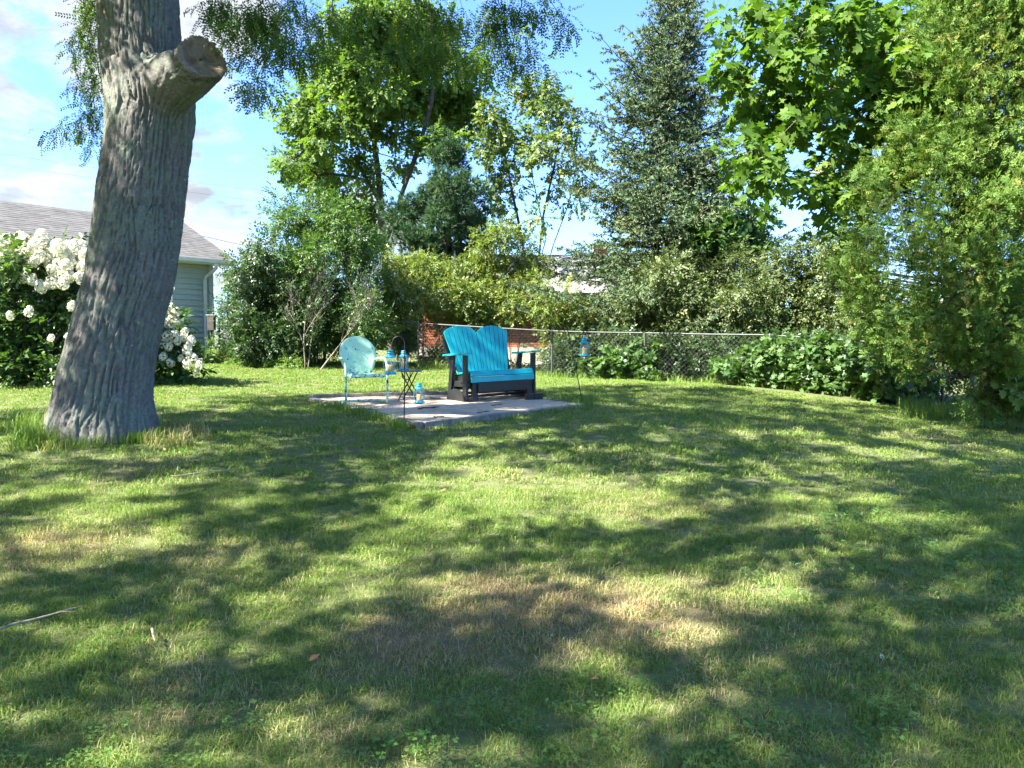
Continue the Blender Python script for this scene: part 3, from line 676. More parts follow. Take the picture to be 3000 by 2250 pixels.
# sticks on the sand
def stick(p, q, r, m, label, kink=.05, fork=True, name='stick', cat='stick', lift=.0):
    r_ = np.random.default_rng(abs(int(p[0] * 977 + p[1] * 3011))); n = 9; pts = np.linspace(0, 1, n)[:, None] * (q - p) + p; L = np.linalg.norm(q - p); s = nrm(np.cross(q - p, [0, 0, 1]))
    pts = pts + s * (r_.normal(0, kink * L * .35, n))[:, None]; f = pz if in_patio(np.array([p[0]]), np.array([p[1]]))[0] else (lambda a, b: tz(a, b) + .03)
    pts[:, 2] = [f(a, b) + r + lift + abs(r_.normal(0, .006)) for a, b in pts[:, :2]]
    mb = MB(); mb.tube(pts - p, [r * (1 - .5 * i / (n - 1)) for i in range(n)], 6)
    if fork:
        e = pts[5] + (pts[8] - pts[5]) * .7 + s * L * .14; mb.tube([pts[5] - p, (pts[5] + e) / 2 + [0, 0, .01] - p, e - p], [r * .6, r * .5, r * .3], 5)
    o = link(name, mb, m); o.location = tuple(p); tag(o, label, cat); return o
stick(P_at(1016, 1198), P_at(1103, 1199), .010, 'stick_bark', 'crooked dark stick on the sand in front of the mint chair', .04)
stick(P_at(1225, 1200), P_at(1287, 1196), .011, 'stick_bark', 'dark stick on the sand in front of the standing lantern', .03)
stick(P_at(943, 1178), P_at(1003, 1186), .009, 'stick_bark', 'dark stick lying by the patio corner behind the mint chair', .05)
stick(P_at(1270, 1224), P_at(1302, 1222), .008, 'stick_bark', 'short dark stick near the front timber of the patio', .06)
stick(P_at(1260, 1168), P_at(1292, 1170), .009, 'stick_bark', 'short dark stick on the sand beside the bench foot plate', .08)
stick(P_at(1398, 1212), P_at(1432, 1207), .006, 'stick_bark', 'thin twig on the sand in front of the bench', .05)
stick(P_at(1440, 1190), P_at(1472, 1186), .006, 'stick_bark', 'thin twig under the front of the bench', .06)
stick(P_at(1150, 1212), P_at(1190, 1208), .005, 'stick_pale', 'thin pale twig near the black shepherd hook', .05)
# bits on the lawn
stick(G_at(-30, 1885), G_at(240, 1810), .0065, 'stick_pale', 'long pale stick lying in the lawn', .03, True, lift=.022)
stick(G_at(446, 1886), G_at(455, 1925), .007, 'stick_pale', 'short tan bark strip standing in the lawn', .02, False, name='bark_strip', cat='bark', lift=.03)
stick(G_at(500, 1415), G_at(690, 1392), .004, 'stick_pale', 'thin curved reddish stem on the lawn before the trunk', .04, False, lift=.02)
stick(G_at(1805, 1682), G_at(1840, 1678), .006, 'stick_bark', 'short dark twig in the dry patch of the lawn', .05, False, lift=.02)
def dead_leaf(p, label, s=.05, rz=0.):
    mb = MB(); mb.add([(0, -.5 * s, 0), (.33 * s, 0, .12 * s), (0, .6 * s, .03 * s), (-.33 * s, 0, .14 * s), (0, 0, 0)], [(0, 1, 4), (1, 2, 4), (2, 3, 4), (3, 0, 4)]); o = link('fallen_leaf', mb, 'leaf_litter'); o.location = (p[0], p[1], p[2] + .045); o.rotation_euler = (.3, .2, rz); return tag(o, label, 'leaf', 'fallen leaves')
for px, py in ((920, 1957), (1740, 2020), (1895, 1790), (480, 1330), (905, 1195), (1165, 1790), (2330, 1475), (1300, 1452), (2955, 1700), (1010, 1560)): dead_leaf(G_at(px, py), 'small fallen brown leaf on the grass', rng.uniform(.04, .07), rng.uniform(0, 6))
# ------------------------------------------------------------------ neighbour's house with clapboards (left)
HR = math.atan2(.759, .651)                       # wall runs away to the right
EV = W(690, 772, 19.5)                            # outer end of the gutter
hd = np.array([math.cos(HR), math.sin(HR)]); hn = np.array([math.sin(HR), -math.cos(HR)])
corner = EV[:2] - hd * .42 - hn * .42
HZ0 = tz(*corner) - .25; HE = EV[2]               # foundation depth, eave height
house = thing('siding_house', 'neighbouring house with grey-blue clapboards and grey shingle roof', 'house', (corner[0], corner[1], HZ0), (0, 0, HR))
eh = HE - HZ0; WL = 13.0; HW = 4.4                # eave height above origin, wall length, house depth
mb = MB(); mb.box(-WL, 0, .03, HW, 0, eh - .06); link('wall_core', mb, 'siding', house)
row = .132; nb = int((eh - .10 - .30) / row)
mbb = MB(); mbb.add([(-WL, .0, row + .012), (0, .0, row + .012), (0, -.028, 0), (-WL, -.028, 0), (-WL, .03, row + .012), (0, .03, row + .012), (0, .03, 0), (-WL, .03, 0)], [(0, 3, 2, 1), (2, 3, 7, 6), (1, 2, 6, 5), (0, 4, 7, 3), (0, 1, 5, 4)])
bm_ = mbb.build('clapboard'); bm_.materials.append(MATS['siding'])
for k in range(nb + 1):
    o = link('clapboard', bm_, None, house); o.location = (0, 0, .30 + k * row)
mb = MB(); mb.box(-WL, .0, -.012, .028, -.4, .30); link('foundation_wall', mb, 'foundation', house)
mb = MB(); mb.box(-.10, .025, -.045, .02, .12, eh - .07); mb.box(.002, .026, .02, .12, .12, eh - .07); bevel(link('corner_board', mb, 'corner_trim', house), .004)
# eave: soffit, fascia gutter, downspout
mb = MB(); mb.box(-WL, .42, -.40, .06, eh - .055, eh - .035); link('soffit', mb, 'soffit', house)
mb = MB(); mb.prism([(-.40, eh - .07), (-.49, eh - .03), (-.50, eh + .045), (-.40, eh + .045)], -WL, .43, MX); link('gutter', mb, 'gutter_white', house)
mb = MB(); mb.tube([(-.12, -.46, eh - .05), (-.12, -.46, eh - .15), (-.18, -.30, eh - .28), (-.22, -.10, eh - .36), (-.22, -.075, eh - .46), (-.22, -.075, .22)], .045, 8); link('downspout', mb, 'white_trim', house)
# roof: deck, back slope, then courses of shingle tabs
PIT = R(24.5); RY = 2.2 + .45                     # horizontal run from gutter line to ridge
rz_ = RY * math.tan(PIT)
mb = MB(); mb.prism([(-.45, eh + .035), (-.45 + RY, eh + .035 + rz_), (-.45 + 2 * RY, eh + .035), (-.45 + 2 * RY, eh - .03), (-.45 + RY, eh - .03 + rz_), (-.45, eh - .03)][::-1], -WL - .3, .42, MX); link('roof_deck', mb, 'shingle', house)
mb = MB(); mb.prism([(-.49, eh - .06), (-.49 + RY, eh - .10 + rz_ + .04), (-.45 + 2 * RY + .02, eh - .06), (-.45 + 2 * RY + .02, eh + .03), (-.45 + RY, eh + .03 + rz_), (-.45, eh + .03)][::-1], .422, .445, MX); link('rake_board', mb, 'white_trim', house)
mb = MB(); mb.prism([(0, 0), (HW, 0), (HW, eh), (HW / 2, eh + HW / 2 * math.tan(PIT) - .02), (0, eh)], -.03, .0, MX); link('gable_wall', mb, 'siding', house)
SL = RY / math.cos(PIT); ex = .145; nc = int(SL / ex); tabs = []
for c in range(nc + 1):
    s0 = c * ex; off = (c % 2) * .15 + .05 * math.sin(c * 7.3)
    for k in range(int(WL / .3) + 3): tabs.append((-WL + k * .30 + off - .1, s0))
tabm = MB(); tabm.box(.004, .296, 0, ex + .02, .0, .010); tabm = tabm.build('shingle_tab'); tabm.materials.append(MATS['shingle'])
Mroof = Matrix.Translation((0, -.475, eh + .038)) @ Euler((PIT, 0, 0)).to_matrix().to_4x4()
Mh = Matrix.Translation((corner[0], corner[1], HZ0)) @ Matrix.Rotation(HR, 4, 'Z')
vis = []
for i, (x, s0) in enumerate(tabs):
    p = Mh @ Mroof @ Vector((x + .15, s0 + .07, .01)); a, b = proj(np.array(p)); ok = p.y > 1 and ((-20 < a[0] < 300) or (495 < a[0] < 720)); vis.append((0 if ok else 1, p.length, i))
vis.sort(); pick = {i for _, _, i in vis[:300]}
rest = MB()
for i, (x, s0) in enumerate(tabs):
    x1 = min(x, .125); lift = .004 + .003 * ((i * 37) % 5) / 5
    Mt = Mroof @ Matrix.Translation((x1, s0, lift)) @ Euler((R(-2.0), 0, 0)).to_matrix().to_4x4()
    if s0 + ex > SL: continue
    if i in pick:
        o = link('shingle', tabm, None, house); o.matrix_local = Mt
    else: rest.box(.004, .296, 0, ex + .02, 0, .010, Mt)
stuff(link('shingle_field', rest, 'shingle', house))
mb = MB(); mb.prism([(-.475 + RY - .13, eh + rz_ - .015), (-.475 + RY + .025, eh + rz_ + .07), (-.475 + RY + .18, eh + rz_ - .015)][::-1], -WL - .3, .43, MX); link('ridge_cap', mb, 'shingle', house)
# windows with shutters
def house_window(xc, w, z0, z1, shutters=True):
    mb = MB(); y0, y1 = -.045, .02
    mb.box(xc - w / 2 - .07, xc - w / 2, y0, y1, z0 - .07, z1 + .07); mb.box(xc + w / 2, xc + w / 2 + .07, y0, y1, z0 - .07, z1 + .07); mb.box(xc - w / 2, xc + w / 2, y0, y1, z1, z1 + .07); mb.box(xc - w / 2, xc + w / 2, y0 - .02, y1, z0 - .07, z0); mb.box(xc - w / 2, xc + w / 2, y0 + .01, y1, (z0 + z1) / 2 - .02, (z0 + z1) / 2 + .02)
    f = bevel(link('window', mb, 'white_trim', house), .004)
    for a, b in ((z0, (z0 + z1) / 2 - .02), ((z0 + z1) / 2 + .02, z1)):
        mb = MB(); mb.box(xc - w / 2, xc + w / 2, -.022, -.012, a, b); link('pane', mb, 'window_dark', f)
    if shutters:
        for s in (-1, 1):
            xs = xc + s * (w / 2 + .07 + .19); mb = MB()
            mb.box(xs - .18, xs - .13, -.045, -.015, z0 - .05, z1 + .05); mb.box(xs + .13, xs + .18, -.045, -.015, z0 - .05, z1 + .05)
            for zz in (z0 - .05, (z0 + z1) / 2 - .03, z1): mb.box(xs - .13, xs + .13, -.043, -.015, zz, zz + .05)
            sh = link('shutter', mb, 'shutter_green', house)
            for j in range(22):
                zz = z0 + .02 + j * (z1 - z0 - .06) / 22; mb = MB(); mb.box(-.13, .13, -.004, .004, -.028, .028, xf((xs, -.030, zz + .025), rx=R(-32))); link('slat', mb, 'shutter_green', sh)
house_window(-2.72, .9, 1.02, eh - .30); house_window(-8.6, 1.1, .75, eh - .45, False)
# ------------------------------------------------------------------ nesting box on a pole
bh = W(622, 1046, 18.2); bh[2] = tz(bh[0], bh[1])
bt = thing('nesting_box', 'grey wooden nesting box on a thin pole by the downspout', 'birdhouse', bh)
mb = MB(); mb.tube([(0, 0, -.1), (0, 0, .95)], .016, 8); link('pole', mb, 'dark_iron', bt)
bz = .78
mb = MB(); mb.box(-.075, .075, -.075, .075, bz, bz + .32); bx = bevel(link('box', mb, 'birdhouse_wood', bt), .004)
mb = MB(); mb.box(-.10, .10, -.13, .09, bz + .325, bz + .345, xf((0, 0, 0), rx=R(-3))); link('box_roof', mb, 'birdhouse_wood', bt)
mb = MB(); mb.tube([(0, -.078, bz + .22), (0, -.0765, bz + .22)], .021, 14); link('entrance_hole', mb, 'wire_black', bx)
mb = MB(); mb.box(-.105, .105, -.135, .095, bz + .346, bz + .356, xf((0, 0, 0), rx=R(-3))); link('metal_edge', mb, 'white_trim', bt)
# red yard hydrant
rh = W(645, 1050, 18.6); rh[2] = tz(rh[0], rh[1])
ht = thing('yard_hydrant', 'small red yard hydrant at the foot of the house corner', 'hydrant', rh)
mb = MB(); mb.tube([(0, 0, -.1), (0, 0, .17)], .03, 10); mb.tube([(0, 0, .17), (0, 0, .21)], .045, 10); link('standpipe', mb, 'red_enamel', ht)
mb = MB(); mb.tube([(-.09, 0, .15), (.09, 0, .15)], .022, 8); mb.tube([(.09, 0, .15), (.11, -.02, .10)], .02, 8); link('outlet', mb, 'red_enamel', ht)
mb = MB(); mb.tube([(-.03, 0, .21), (-.07, 0, .26), (-.11, 0, .26)], .010, 6); link('lever', mb, 'red_enamel', ht)

# ------------------------------------------------------------------ brick house behind the fence
BD = 23.0; bl = W(1228, 1100, BD); br = W(1860, 1100, BD + .5)
BR = math.atan2(br[1] - bl[1], br[0] - bl[0]); BL = math.hypot(*(br - bl)[:2]); bz0 = .75
brick_house = thing('brick_house', 'low red brick house with pale roof behind the shrubs', 'house', (bl[0], bl[1], bz0), (0, 0, BR))
zb = W(1560, 1016, BD)[2] - bz0; ze = W(1560, 850, BD)[2] - bz0
mb = MB(); mb.box(0, BL, .012, 5.5, -.6, ze); link('wall_core', mb, 'mortar', brick_house)
mb = MB(); mb.box(-.03, BL + .03, -.04, .01, -.6, zb - .012); link('foundation_wall', mb, 'foundation', brick_house)
bmesh_ = MB(); bmesh_.box(0, .2, -.010, .06, 0, .064); bmesh_ = bmesh_.build('brick'); bmesh_.materials.append(MATS['brick'])
bricks = []
for c in range(int((ze - zb) / .0755)):
    for k in range(int(BL / .211) + 1):
        x = k * .211 - (c % 2) * .105
        if x < -.02 or x + .2 > BL: continue
        bricks.append((x, zb + c * .0755))
def bscore(b):
    p = np.array([bl[0] + b[0] * math.cos(BR), bl[1] + b[0] * math.sin(BR), bz0 + b[1]]); a, q_ = proj(p); a, q_ = a[0], q_[0]
    return min(math.hypot((a - 1560) / 2.0, q_ - 990), math.hypot((a - 1262) / 1.2, q_ - 990), math.hypot(a - 1670, q_ - 868) + 60)
bricks.sort(key=bscore); rest = MB()
for i, (x, z) in enumerate(bricks):
    if i < 300:
        o = link('brick', bmesh_, None, brick_house); o.location = (x, rng.uniform(-.003, .002), z)
    else: rest.box(x, x + .2, -.010, .06, z, z + .064)
stuff(link('brick_courses', rest, 'brick', brick_house))
ridge = W(1560, 742, BD + 2.5)[2] - bz0
mb = MB(); mb.prism([(-.5, ze - .08), (-.5, ze + .04), (2.6, ridge), (5.9, ze + .04), (5.9, ze - .08)], -.4, BL + .4, MX); link('roof', mb, 'pale_roof' if 'pale_roof' in MATS else surf('pale_roof', (.15, .15, .155), .8, .12, 30, bump=.4).name, brick_house)
mb = MB(); mb.box(-.4, BL + .4, -.60, -.50, ze - .09, ze + .03); link('gutter', mb, 'white_trim', brick_house)
cx = (W(1783, 740, BD + 2)[0] - bl[0]); mb = MB(); mb.box(cx - .2, cx + .2, 1.9, 2.4, ridge - .5, ridge + .28); ch = link('chimney', mb, 'brick', brick_house)
mb = MB(); mb.box(cx - .24, cx + .24, 1.86, 2.44, ridge + .28, ridge + .33); link('chimney_cap', mb, 'foundation', ch)
vx = W(1337, 745, BD + 1)[0] - bl[0]; mb = MB(); mb.tube([(vx, 1.4, ridge - .8), (vx, 1.4, ridge + .06), (vx, 1.33, ridge + .10), (vx - .02, 1.27, ridge + .05)], .055, 10); link('vent_pipe', mb, 'vent_white', brick_house)

# ------------------------------------------------------------------ chain-link fences
def chain_link(mb_pts, h, z_of, step=.075, r=.0021):
    """woven diagonals between ground points, real round wires in two layers"""
    a, b = mb_pts; L = float(np.hypot(*(b - a)[:2])); e = (b - a)[:2] / L; n_ = np.array([-e[1], e[0]]); V = []; F = []
    def P(s, t, off): 
        q = a[:2] + e * s + n_ * off; return np.array([q[0], q[1], z_of(q[0], q[1]) + t])
    for lay, sg in ((.0025, 1), (-.0025, -1)):
        s = -h
        while s < L:
            s0, s1 = (s, s + h); t0, t1 = (.04, h - .01) if sg > 0 else (h - .01, .04)
            c0, c1 = max(s0, 0), min(s1, L)
            if c1 > c0 + .01:
                f0, f1 = (c0 - s0) / h, (c1 - s0) / h
                p, q_ = P(c0, t0 + (t1 - t0) * f0, lay), P(c1, t0 + (t1 - t0) * f1, lay); d_ = nrm(q_ - p); u = np.array([n_[0], n_[1], 0]); w = np.cross(d_, u); o = len(V)
                for pp in (p, q_):
                    for k in range(3): V.append(pp + r * (u * math.cos(k * 2.094) + w * math.sin(k * 2.094)))
                for k in range(3): F.append((o + k, o + (k + 1) % 3, o + 3 + (k + 1) % 3, o + 3 + k))
            s += step * 1.4142 / 1.0
    return V, F
def fence(label, pts, h, m='galvanised', post_r=.024, gate=None, rail_skip=()):
    t = thing('chain_link_fence', label, 'fence', pts[0]); o0 = np.array(t.location)
    zf = lambda x, y: tz(x, y); V = []; F = []
    for i, p in enumerate(pts):
        mb = MB(); z = tz(p[0], p[1]); mb.tube([(p[0], p[1], z - .2), (p[0], p[1], z + h - .02)] - o0, post_r, 10); po = link('post', mb, m, t)
        mb = MB(); mb.lathe([(post_r + .004, z + h - .03 - o0[2]), (post_r + .004, z + h - o0[2]), (.012, z + h + .035 - o0[2]), (.001, z + h + .04 - o0[2])], 10, (p[0] - o0[0], p[1] - o0[1], 0)); link('post_cap', mb, m, po)
    for i in range(len(pts) - 1):
        a, b = pts[i], pts[i + 1]
        za, zb_ = tz(a[0], a[1]) + h, tz(b[0], b[1]) + h
        if i not in rail_skip:
            mid = (a + b) / 2; mb = MB(); mb.tube([np.array([a[0], a[1], za]) - o0, np.array([mid[0], mid[1], (za + zb_) / 2 - .006]) - o0, np.array([b[0], b[1], zb_]) - o0], .0185, 10); link('top_rail', mb, m, t)
        def zl(x, y, a=a, b=b, za=za, zb_=zb_):
            L2 = ((b - a)[:2] ** 2).sum(); s = float(((np.array([x, y]) - a[:2]) * (b - a)[:2]).sum() / L2); return za + (zb_ - za) * s - h
        v, f = chain_link((a, b), h, zl); k = len(V); V += [q - o0 for q in v]; F += [tuple(j + k for j in q) for q in f]
    ob = link('woven_wire', mesh_np('woven_wire', np.array(V), np.array(F), True), m, t)
    return t
FP = [W(1240, 1090, 18.4), W(1617, 1110, 17.6), W(1888, 1118, 16.8), W(2253, 1138, 15.3), W(2760, 1187, 13.6), W(3180, 1240, 11.9)]
fence('galvanised chain-link fence with top rail along the back of the lawn', FP, 1.06)
gpts = [W(1090, 1084, 18.9), W(1226, 1090, 18.45)]
gt = fence('chain-link gate section beside two dark posts at the end of the fence', gpts, 1.08, 'weathered_galv')
fence('chain-link fence running off behind the house corner', [W(644, 1050, 20.6), W(800, 1056, 21.0), W(1000, 1060, 21.2)], 1.05, 'weathered_galv')
# ------------------------------------------------------------------ overhead wires
def wire(p, q, label, sag=.25, r=.010):
    t = np.linspace(0, 1, 24)[:, None]; pts = p * (1 - t) + q * t; pts[:, 2] -= (sag * 4 * t * (1 - t))[:, 0]
    mb = MB(); mb.tube(pts - p, r, 5); o = link('overhead_wire', mb, 'wire_black'); o.location = tuple(p); return tag(o, label, 'wire', 'overhead wires')
wire(W(-900, 300, 46), W(1200, 610, 58), 'upper of two thin wires crossing the clouds behind the trunk', .4)
wire(W(-900, 330, 45), W(1200, 642, 57), 'lower of two thin wires crossing the clouds behind the trunk', .4)
wire(W(350, 628, 30), W(1150, 790, 36), 'thick cable sloping down just above the shingle roof', .25, .010)
wire(W(640, 745, 34), W(1100, 800, 40), 'thin wire leaving the roof corner towards the green bushes', .1)
wire(W(980, 742, 36), W(1420, 764, 34), 'pale wire passing low in front of the dark pine', .1)
# ------------------------------------------------------------------ foliage toolkit
LEAF = {
 'ovate': (np.array([(0, 0, 0), (.26, .40, .05), (0, 1, -.06), (-.26, .40, .05)]), [(0, 1, 2), (0, 2, 3)]),
 'broad': (np.array([(0, 0, 0), (.44, .45, .07), (0, 1, -.08), (-.44, .45, .07)]), [(0, 1, 2), (0, 2, 3)]),
 'wide': (np.array([(0, 0, 0), (.42, .38, .08), (.30, .72, .02), (0, 1, -.08), (-.30, .72, .02), (-.42, .38, .08)]), [(0, 1, 2), (0, 2, 3), (0, 3, 4), (0, 4, 5)]),
 'lance': (np.array([(0, 0, 0), (.15, .45, .03), (0, 1, -.08), (-.15, .45, .03)]), [(0, 1, 2), (0, 2, 3)]),
 'maple': (np.array([(0, .36, -.03), (0, 0, 0), (.26, .02, .02), (.52, .26, .05), (.31, .42, .02), (.46, .76, .07), (.14, .68, .0), (0, 1.02, -.06), (-.14, .68, .0), (-.46, .76, .07), (-.31, .42, .02), (-.52, .26, .05), (-.26, .02, .02)]),
           [(0, i, i % 12 + 1) for i in range(1, 13)]),
}
def frame(D, N):
    y = nrm(D); x = np.cross(y, N); bad = np.linalg.norm(x, axis=-1) < 1e-4; x[bad] = np.cross(y[bad], np.array([.31, .7, .64])); x = nrm(x); z = np.cross(x, y); return x, y, z
def place(V, x, y, z, p, s):
    return p + s * (V[:, :1] * x + V[:, 1:2] * y + V[:, 2:3] * z)
def spray(shape, n, L, ls, seed, ang=50, droop=.15, curl=.35):
    """a twig of n leaves, axis along +y"""
    r_ = np.random.default_rng(seed); lv, lf = LEAF[shape]; V = []; F = []; A = []; o = 0
    for i in range(n):
        t = (i + .6) / n; s = 1 if i % 2 else -1; p = np.array([0, t * L, -droop * L * t * t]); a = R(ang) * (1 - .75 * (t > .93)) * r_.uniform(.6, 1.3) * s
        if t > .93: a *= .2
        d_ = np.array([[math.sin(a), math.cos(a), r_.normal(-.15, curl)]]); nn = np.array([[r_.normal(0, .35), r_.normal(0, .35), 1.]]); x, y, z = frame(d_, nn)
        V.append(place(lv, x[0], y[0], z[0], p, ls * r_.uniform(.7, 1.15))); F += [tuple(k + o for k in f) for f in lf]; o += len(lv); A += [r_.uniform(-.22, .22)] * len(lf)
    return np.concatenate(V), np.array(F), np.array(A)
def frond(pairs, L, ll, lw, seed, droop=.25):
    """pinnate leaf: leaflets in pairs along a drooping rachis"""
    r_ = np.random.default_rng(seed); V = []; F = []; A = []
    for i in range(pairs):
        t = (i + .7) / pairs; p = np.array([0, L * t, -droop * L * t * t])
        for s in (-1, 1):
            a = R(68 - 25 * t) * s + r_.normal(0, .12); d_ = np.array([math.sin(a), math.cos(a), r_.normal(-.15, .25)]); q = np.array([math.cos(a), -math.sin(a), r_.normal(0, .3)]) * lw * .5; l = ll * (1 - .35 * abs(t - .45)) * r_.uniform(.85, 1.1); o = len(V)
            V += [p, p + d_ * l * .5 + q, p + d_ * l, p + d_ * l * .5 - q]; F += [(o, o + 1, o + 2), (o, o + 2, o + 3)]; A += [r_.uniform(-.15, .15)] * 2
    return np.array(V), np.array(F), np.array(A)
def brush(n, L, nl, w, seed, fwd=.6):
    """conifer twig: needles round an axis along +y"""
    r_ = np.random.default_rng(seed); V = []; F = []; A = []
    for i in range(n):
        t = r_.uniform(0, 1); th = r_.uniform(0, 6.283); rd = np.array([math.cos(th), 0, math.sin(th)]); d_ = nrm(rd * (1 - fwd) + np.array([0, fwd, 0])); s_ = nrm(np.cross(d_, r_.normal(0, 1, 3))) * w; p = np.array([0, t * L, 0]); o = len(V)
        V += [p - s_, p + s_, p + d_ * nl * r_.uniform(.8, 1.2)]; F += [(o, o + 1, o + 2)]; A += [r_.uniform(-.2, .2)]
    return np.array(V), np.array(F), np.array(A)
def fan(seed, L=1.0):
    """flat scale-leaved spray of a white cedar"""
    r_ = np.random.default_rng(seed); V = [(-.025, 0, 0), (.025, 0, 0), (0, L, -.08)]; F = [(0, 1, 2)]; A = [0.]
    for i in range(7):
        t = .12 + .76 * i / 7; s = 1 if i % 2 else -1; a = R(42) * s * r_.uniform(.75, 1.2); l = (.55 - .35 * t) * r_.uniform(.8, 1.2); d_ = np.array([math.sin(a), math.cos(a), r_.normal(-.1, .25)]); q = np.array([math.cos(a), -math.sin(a), 0]) * .075; p = np.array([0, t * L, 0]); o = len(V)
        V += [p, p + d_ * l * .55 + q * .85, p + d_ * l, p + d_ * l * .55 - q * .85]; F += [(o, o + 1, o + 2), (o, o + 2, o + 3)]; A += [r_.uniform(-.15, .15)] * 2
    return np.array(V), np.array(F), np.array(A)
def cloud(P, D, N, S, temps, var, seed=0):
    """instances of triangle templates merged into one vertex / face / variation array"""
    r_ = np.random.default_rng(seed); P = np.asarray(P); n = len(P); pick = r_.integers(0, len(temps), n); x, y, z = frame(np.array(D, float), np.array(N, float)); VV = []; FF = []; AA = []; o = 0
    for k, (V, F, A) in enumerate(temps):
        i = np.where(pick == k)[0]
        if not len(i): continue
        v = P[i, None, :] + S[i, None, None] * (V[None, :, 0:1] * x[i, None, :] + V[None, :, 1:2] * y[i, None, :] + V[None, :, 2:3] * z[i, None, :])
        VV.append(v.reshape(-1, 3)); FF.append((F[None] + (np.arange(len(i)) * len(V))[:, None, None]).reshape(-1, 3) + o); AA.append((var[i, None] + A[None]).ravel()); o += len(i) * len(V)
    return np.concatenate(VV), np.concatenate(FF), np.clip(np.concatenate(AA), 0, 1)
def frusta(P0, P1, r0, r1, k=5):
    """tapered branch segments as one mesh"""
    P0, P1 = np.asarray(P0), np.asarray(P1); n = len(P0); d_ = nrm(P1 - P0); ref = np.where(np.abs(d_[:, 2:3]) < .9, np.array([[0, 0, 1.]]), np.array([[1., 0, 0]])); u = nrm(np.cross(d_, ref)); w = np.cross(d_, u)
    a = np.arange(k) * 2 * np.pi / k; ring = u[:, None] * np.cos(a)[None, :, None] + w[:, None] * np.sin(a)[None, :, None]
    V = np.concatenate([P0[:, None] + ring * np.asarray(r0)[:, None, None], P1[:, None] + ring * np.asarray(r1)[:, None, None]], 1).reshape(-1, 3)
    j = np.arange(k); q = np.c_[j, (j + 1) % k, k + (j + 1) % k, k + j]; F = (q[None] + (np.arange(n) * 2 * k)[:, None, None]).reshape(-1, 4)
    return V, F
def skeleton(stems, targets, step=.45, sag=.12, seed=0, up_pen=1.6, tip=.006, gain=.46, hang=0.):
    """grow branches from stem polylines to every foliage clump; pipe-model radii"""
    r_ = np.random.default_rng(seed); X = []; par = []; fix = []
    for st in stems:
        st = np.asarray(st, float); prev = -1 if not len(X) else int(np.argmin(np.linalg.norm(np.array(X) - st[0], axis=1)))
        seg = []
        for a, b in zip(st[:-1], st[1:]):
            m_ = max(1, int(np.linalg.norm(b - a) / step)); seg += [a + (b - a) * i / m_ for i in range(m_)]
        seg.append(st[-1])
        for p in seg: X.append(p); par.append(prev); prev = len(X) - 1
    T = np.asarray(targets); A0 = np.array(X); dmin = np.array([np.linalg.norm(A0 - t, axis=1).min() for t in T]); leaf_nodes = []
    for ti in np.argsort(dmin):
        t = T[ti]; A = np.array(X); dv = t - A; dist = np.linalg.norm(dv, axis=1) + up_pen * np.maximum(0, -dv[:, 2])
        if hang: dist = np.hypot(dv[:, 0], dv[:, 1]) * 1.6 + np.abs(dv[:, 2]) * .6 + hang * np.maximum(0, dv[:, 2] + .05)
        i = int(np.argmin(dist)); p0 = A[i]; L = np.linalg.norm(t - p0)
        if L < .05: leaf_nodes.append(i); continue
        m_ = max(2, int(L / step)); mid = (p0 + t) / 2 + np.array([0, 0, sag * L]) + r_.normal(0, .06 * L, 3); prev = i
        for q in bez(p0, mid, t, m_ + 1)[1:]: X.append(q); par.append(prev); prev = len(X) - 1
        leaf_nodes.append(prev)
    X = np.array(X); par = np.array(par); cnt = np.zeros(len(X))
    for i in leaf_nodes: cnt[i] += 1
    for i in range(len(X) - 1, 0, -1):
        if par[i] >= 0: cnt[par[i]] += cnt[i]
    rad = tip * np.maximum(cnt, 1) ** gain
    return X, par, rad
def fill(blobs, rc, dens, seed=0, flat=.85, core=.25):
    """foliage clump centres inside a set of spheres (x, y, z, r)"""
    r_ = np.random.default_rng(seed); C = []
    for b in blobs:
        n = max(1, int(dens * (b[3] / rc) ** 2)); d_ = nrm(r_.normal(0, 1, (n, 3))); u = (core + (1 - core) * r_.uniform(0, 1, n)) ** .6
        C.append(np.array(b[:3]) + d_ * np.array([1, 1, flat]) * (b[3] * u)[:, None])
    return np.concatenate(C)
def pxblobs(L, d, depth=1.0, seed=0):
    """(px, py, r px[, extra distance]) to spheres standing around distance d"""
    r_ = np.random.default_rng(seed); out = []
    for b in L:
        dd = d + (b[3] if len(b) > 3 else r_.uniform(-depth, depth)); p = W(b[0], b[1], dd); out.append((p[0], p[1], p[2], b[2] * dd / FPX))
    return out
def leaves_on(C, rc, n, seed, out=.7, hang=.3, upn=.8, spread=1.0, center=None):
    r_ = np.random.default_rng(seed); m_ = len(C); c = np.repeat(C, n, 0); k = len(c); d_ = nrm(r_.normal(0, 1, (k, 3))); rr = rc * spread * r_.uniform(.15, 1, k) ** .55
    P = c + d_ * rr[:, None] * np.array([1, 1, .8]); D = d_ * out + r_.normal(0, .35, (k, 3)) + np.array([0, 0, -hang]); N = d_ * .45 + np.array([0, 0, upn]) + r_.normal(0, .35, (k, 3))
    cv = np.repeat(r_.normal(0, .10, m_), n); return P, D, N, cv
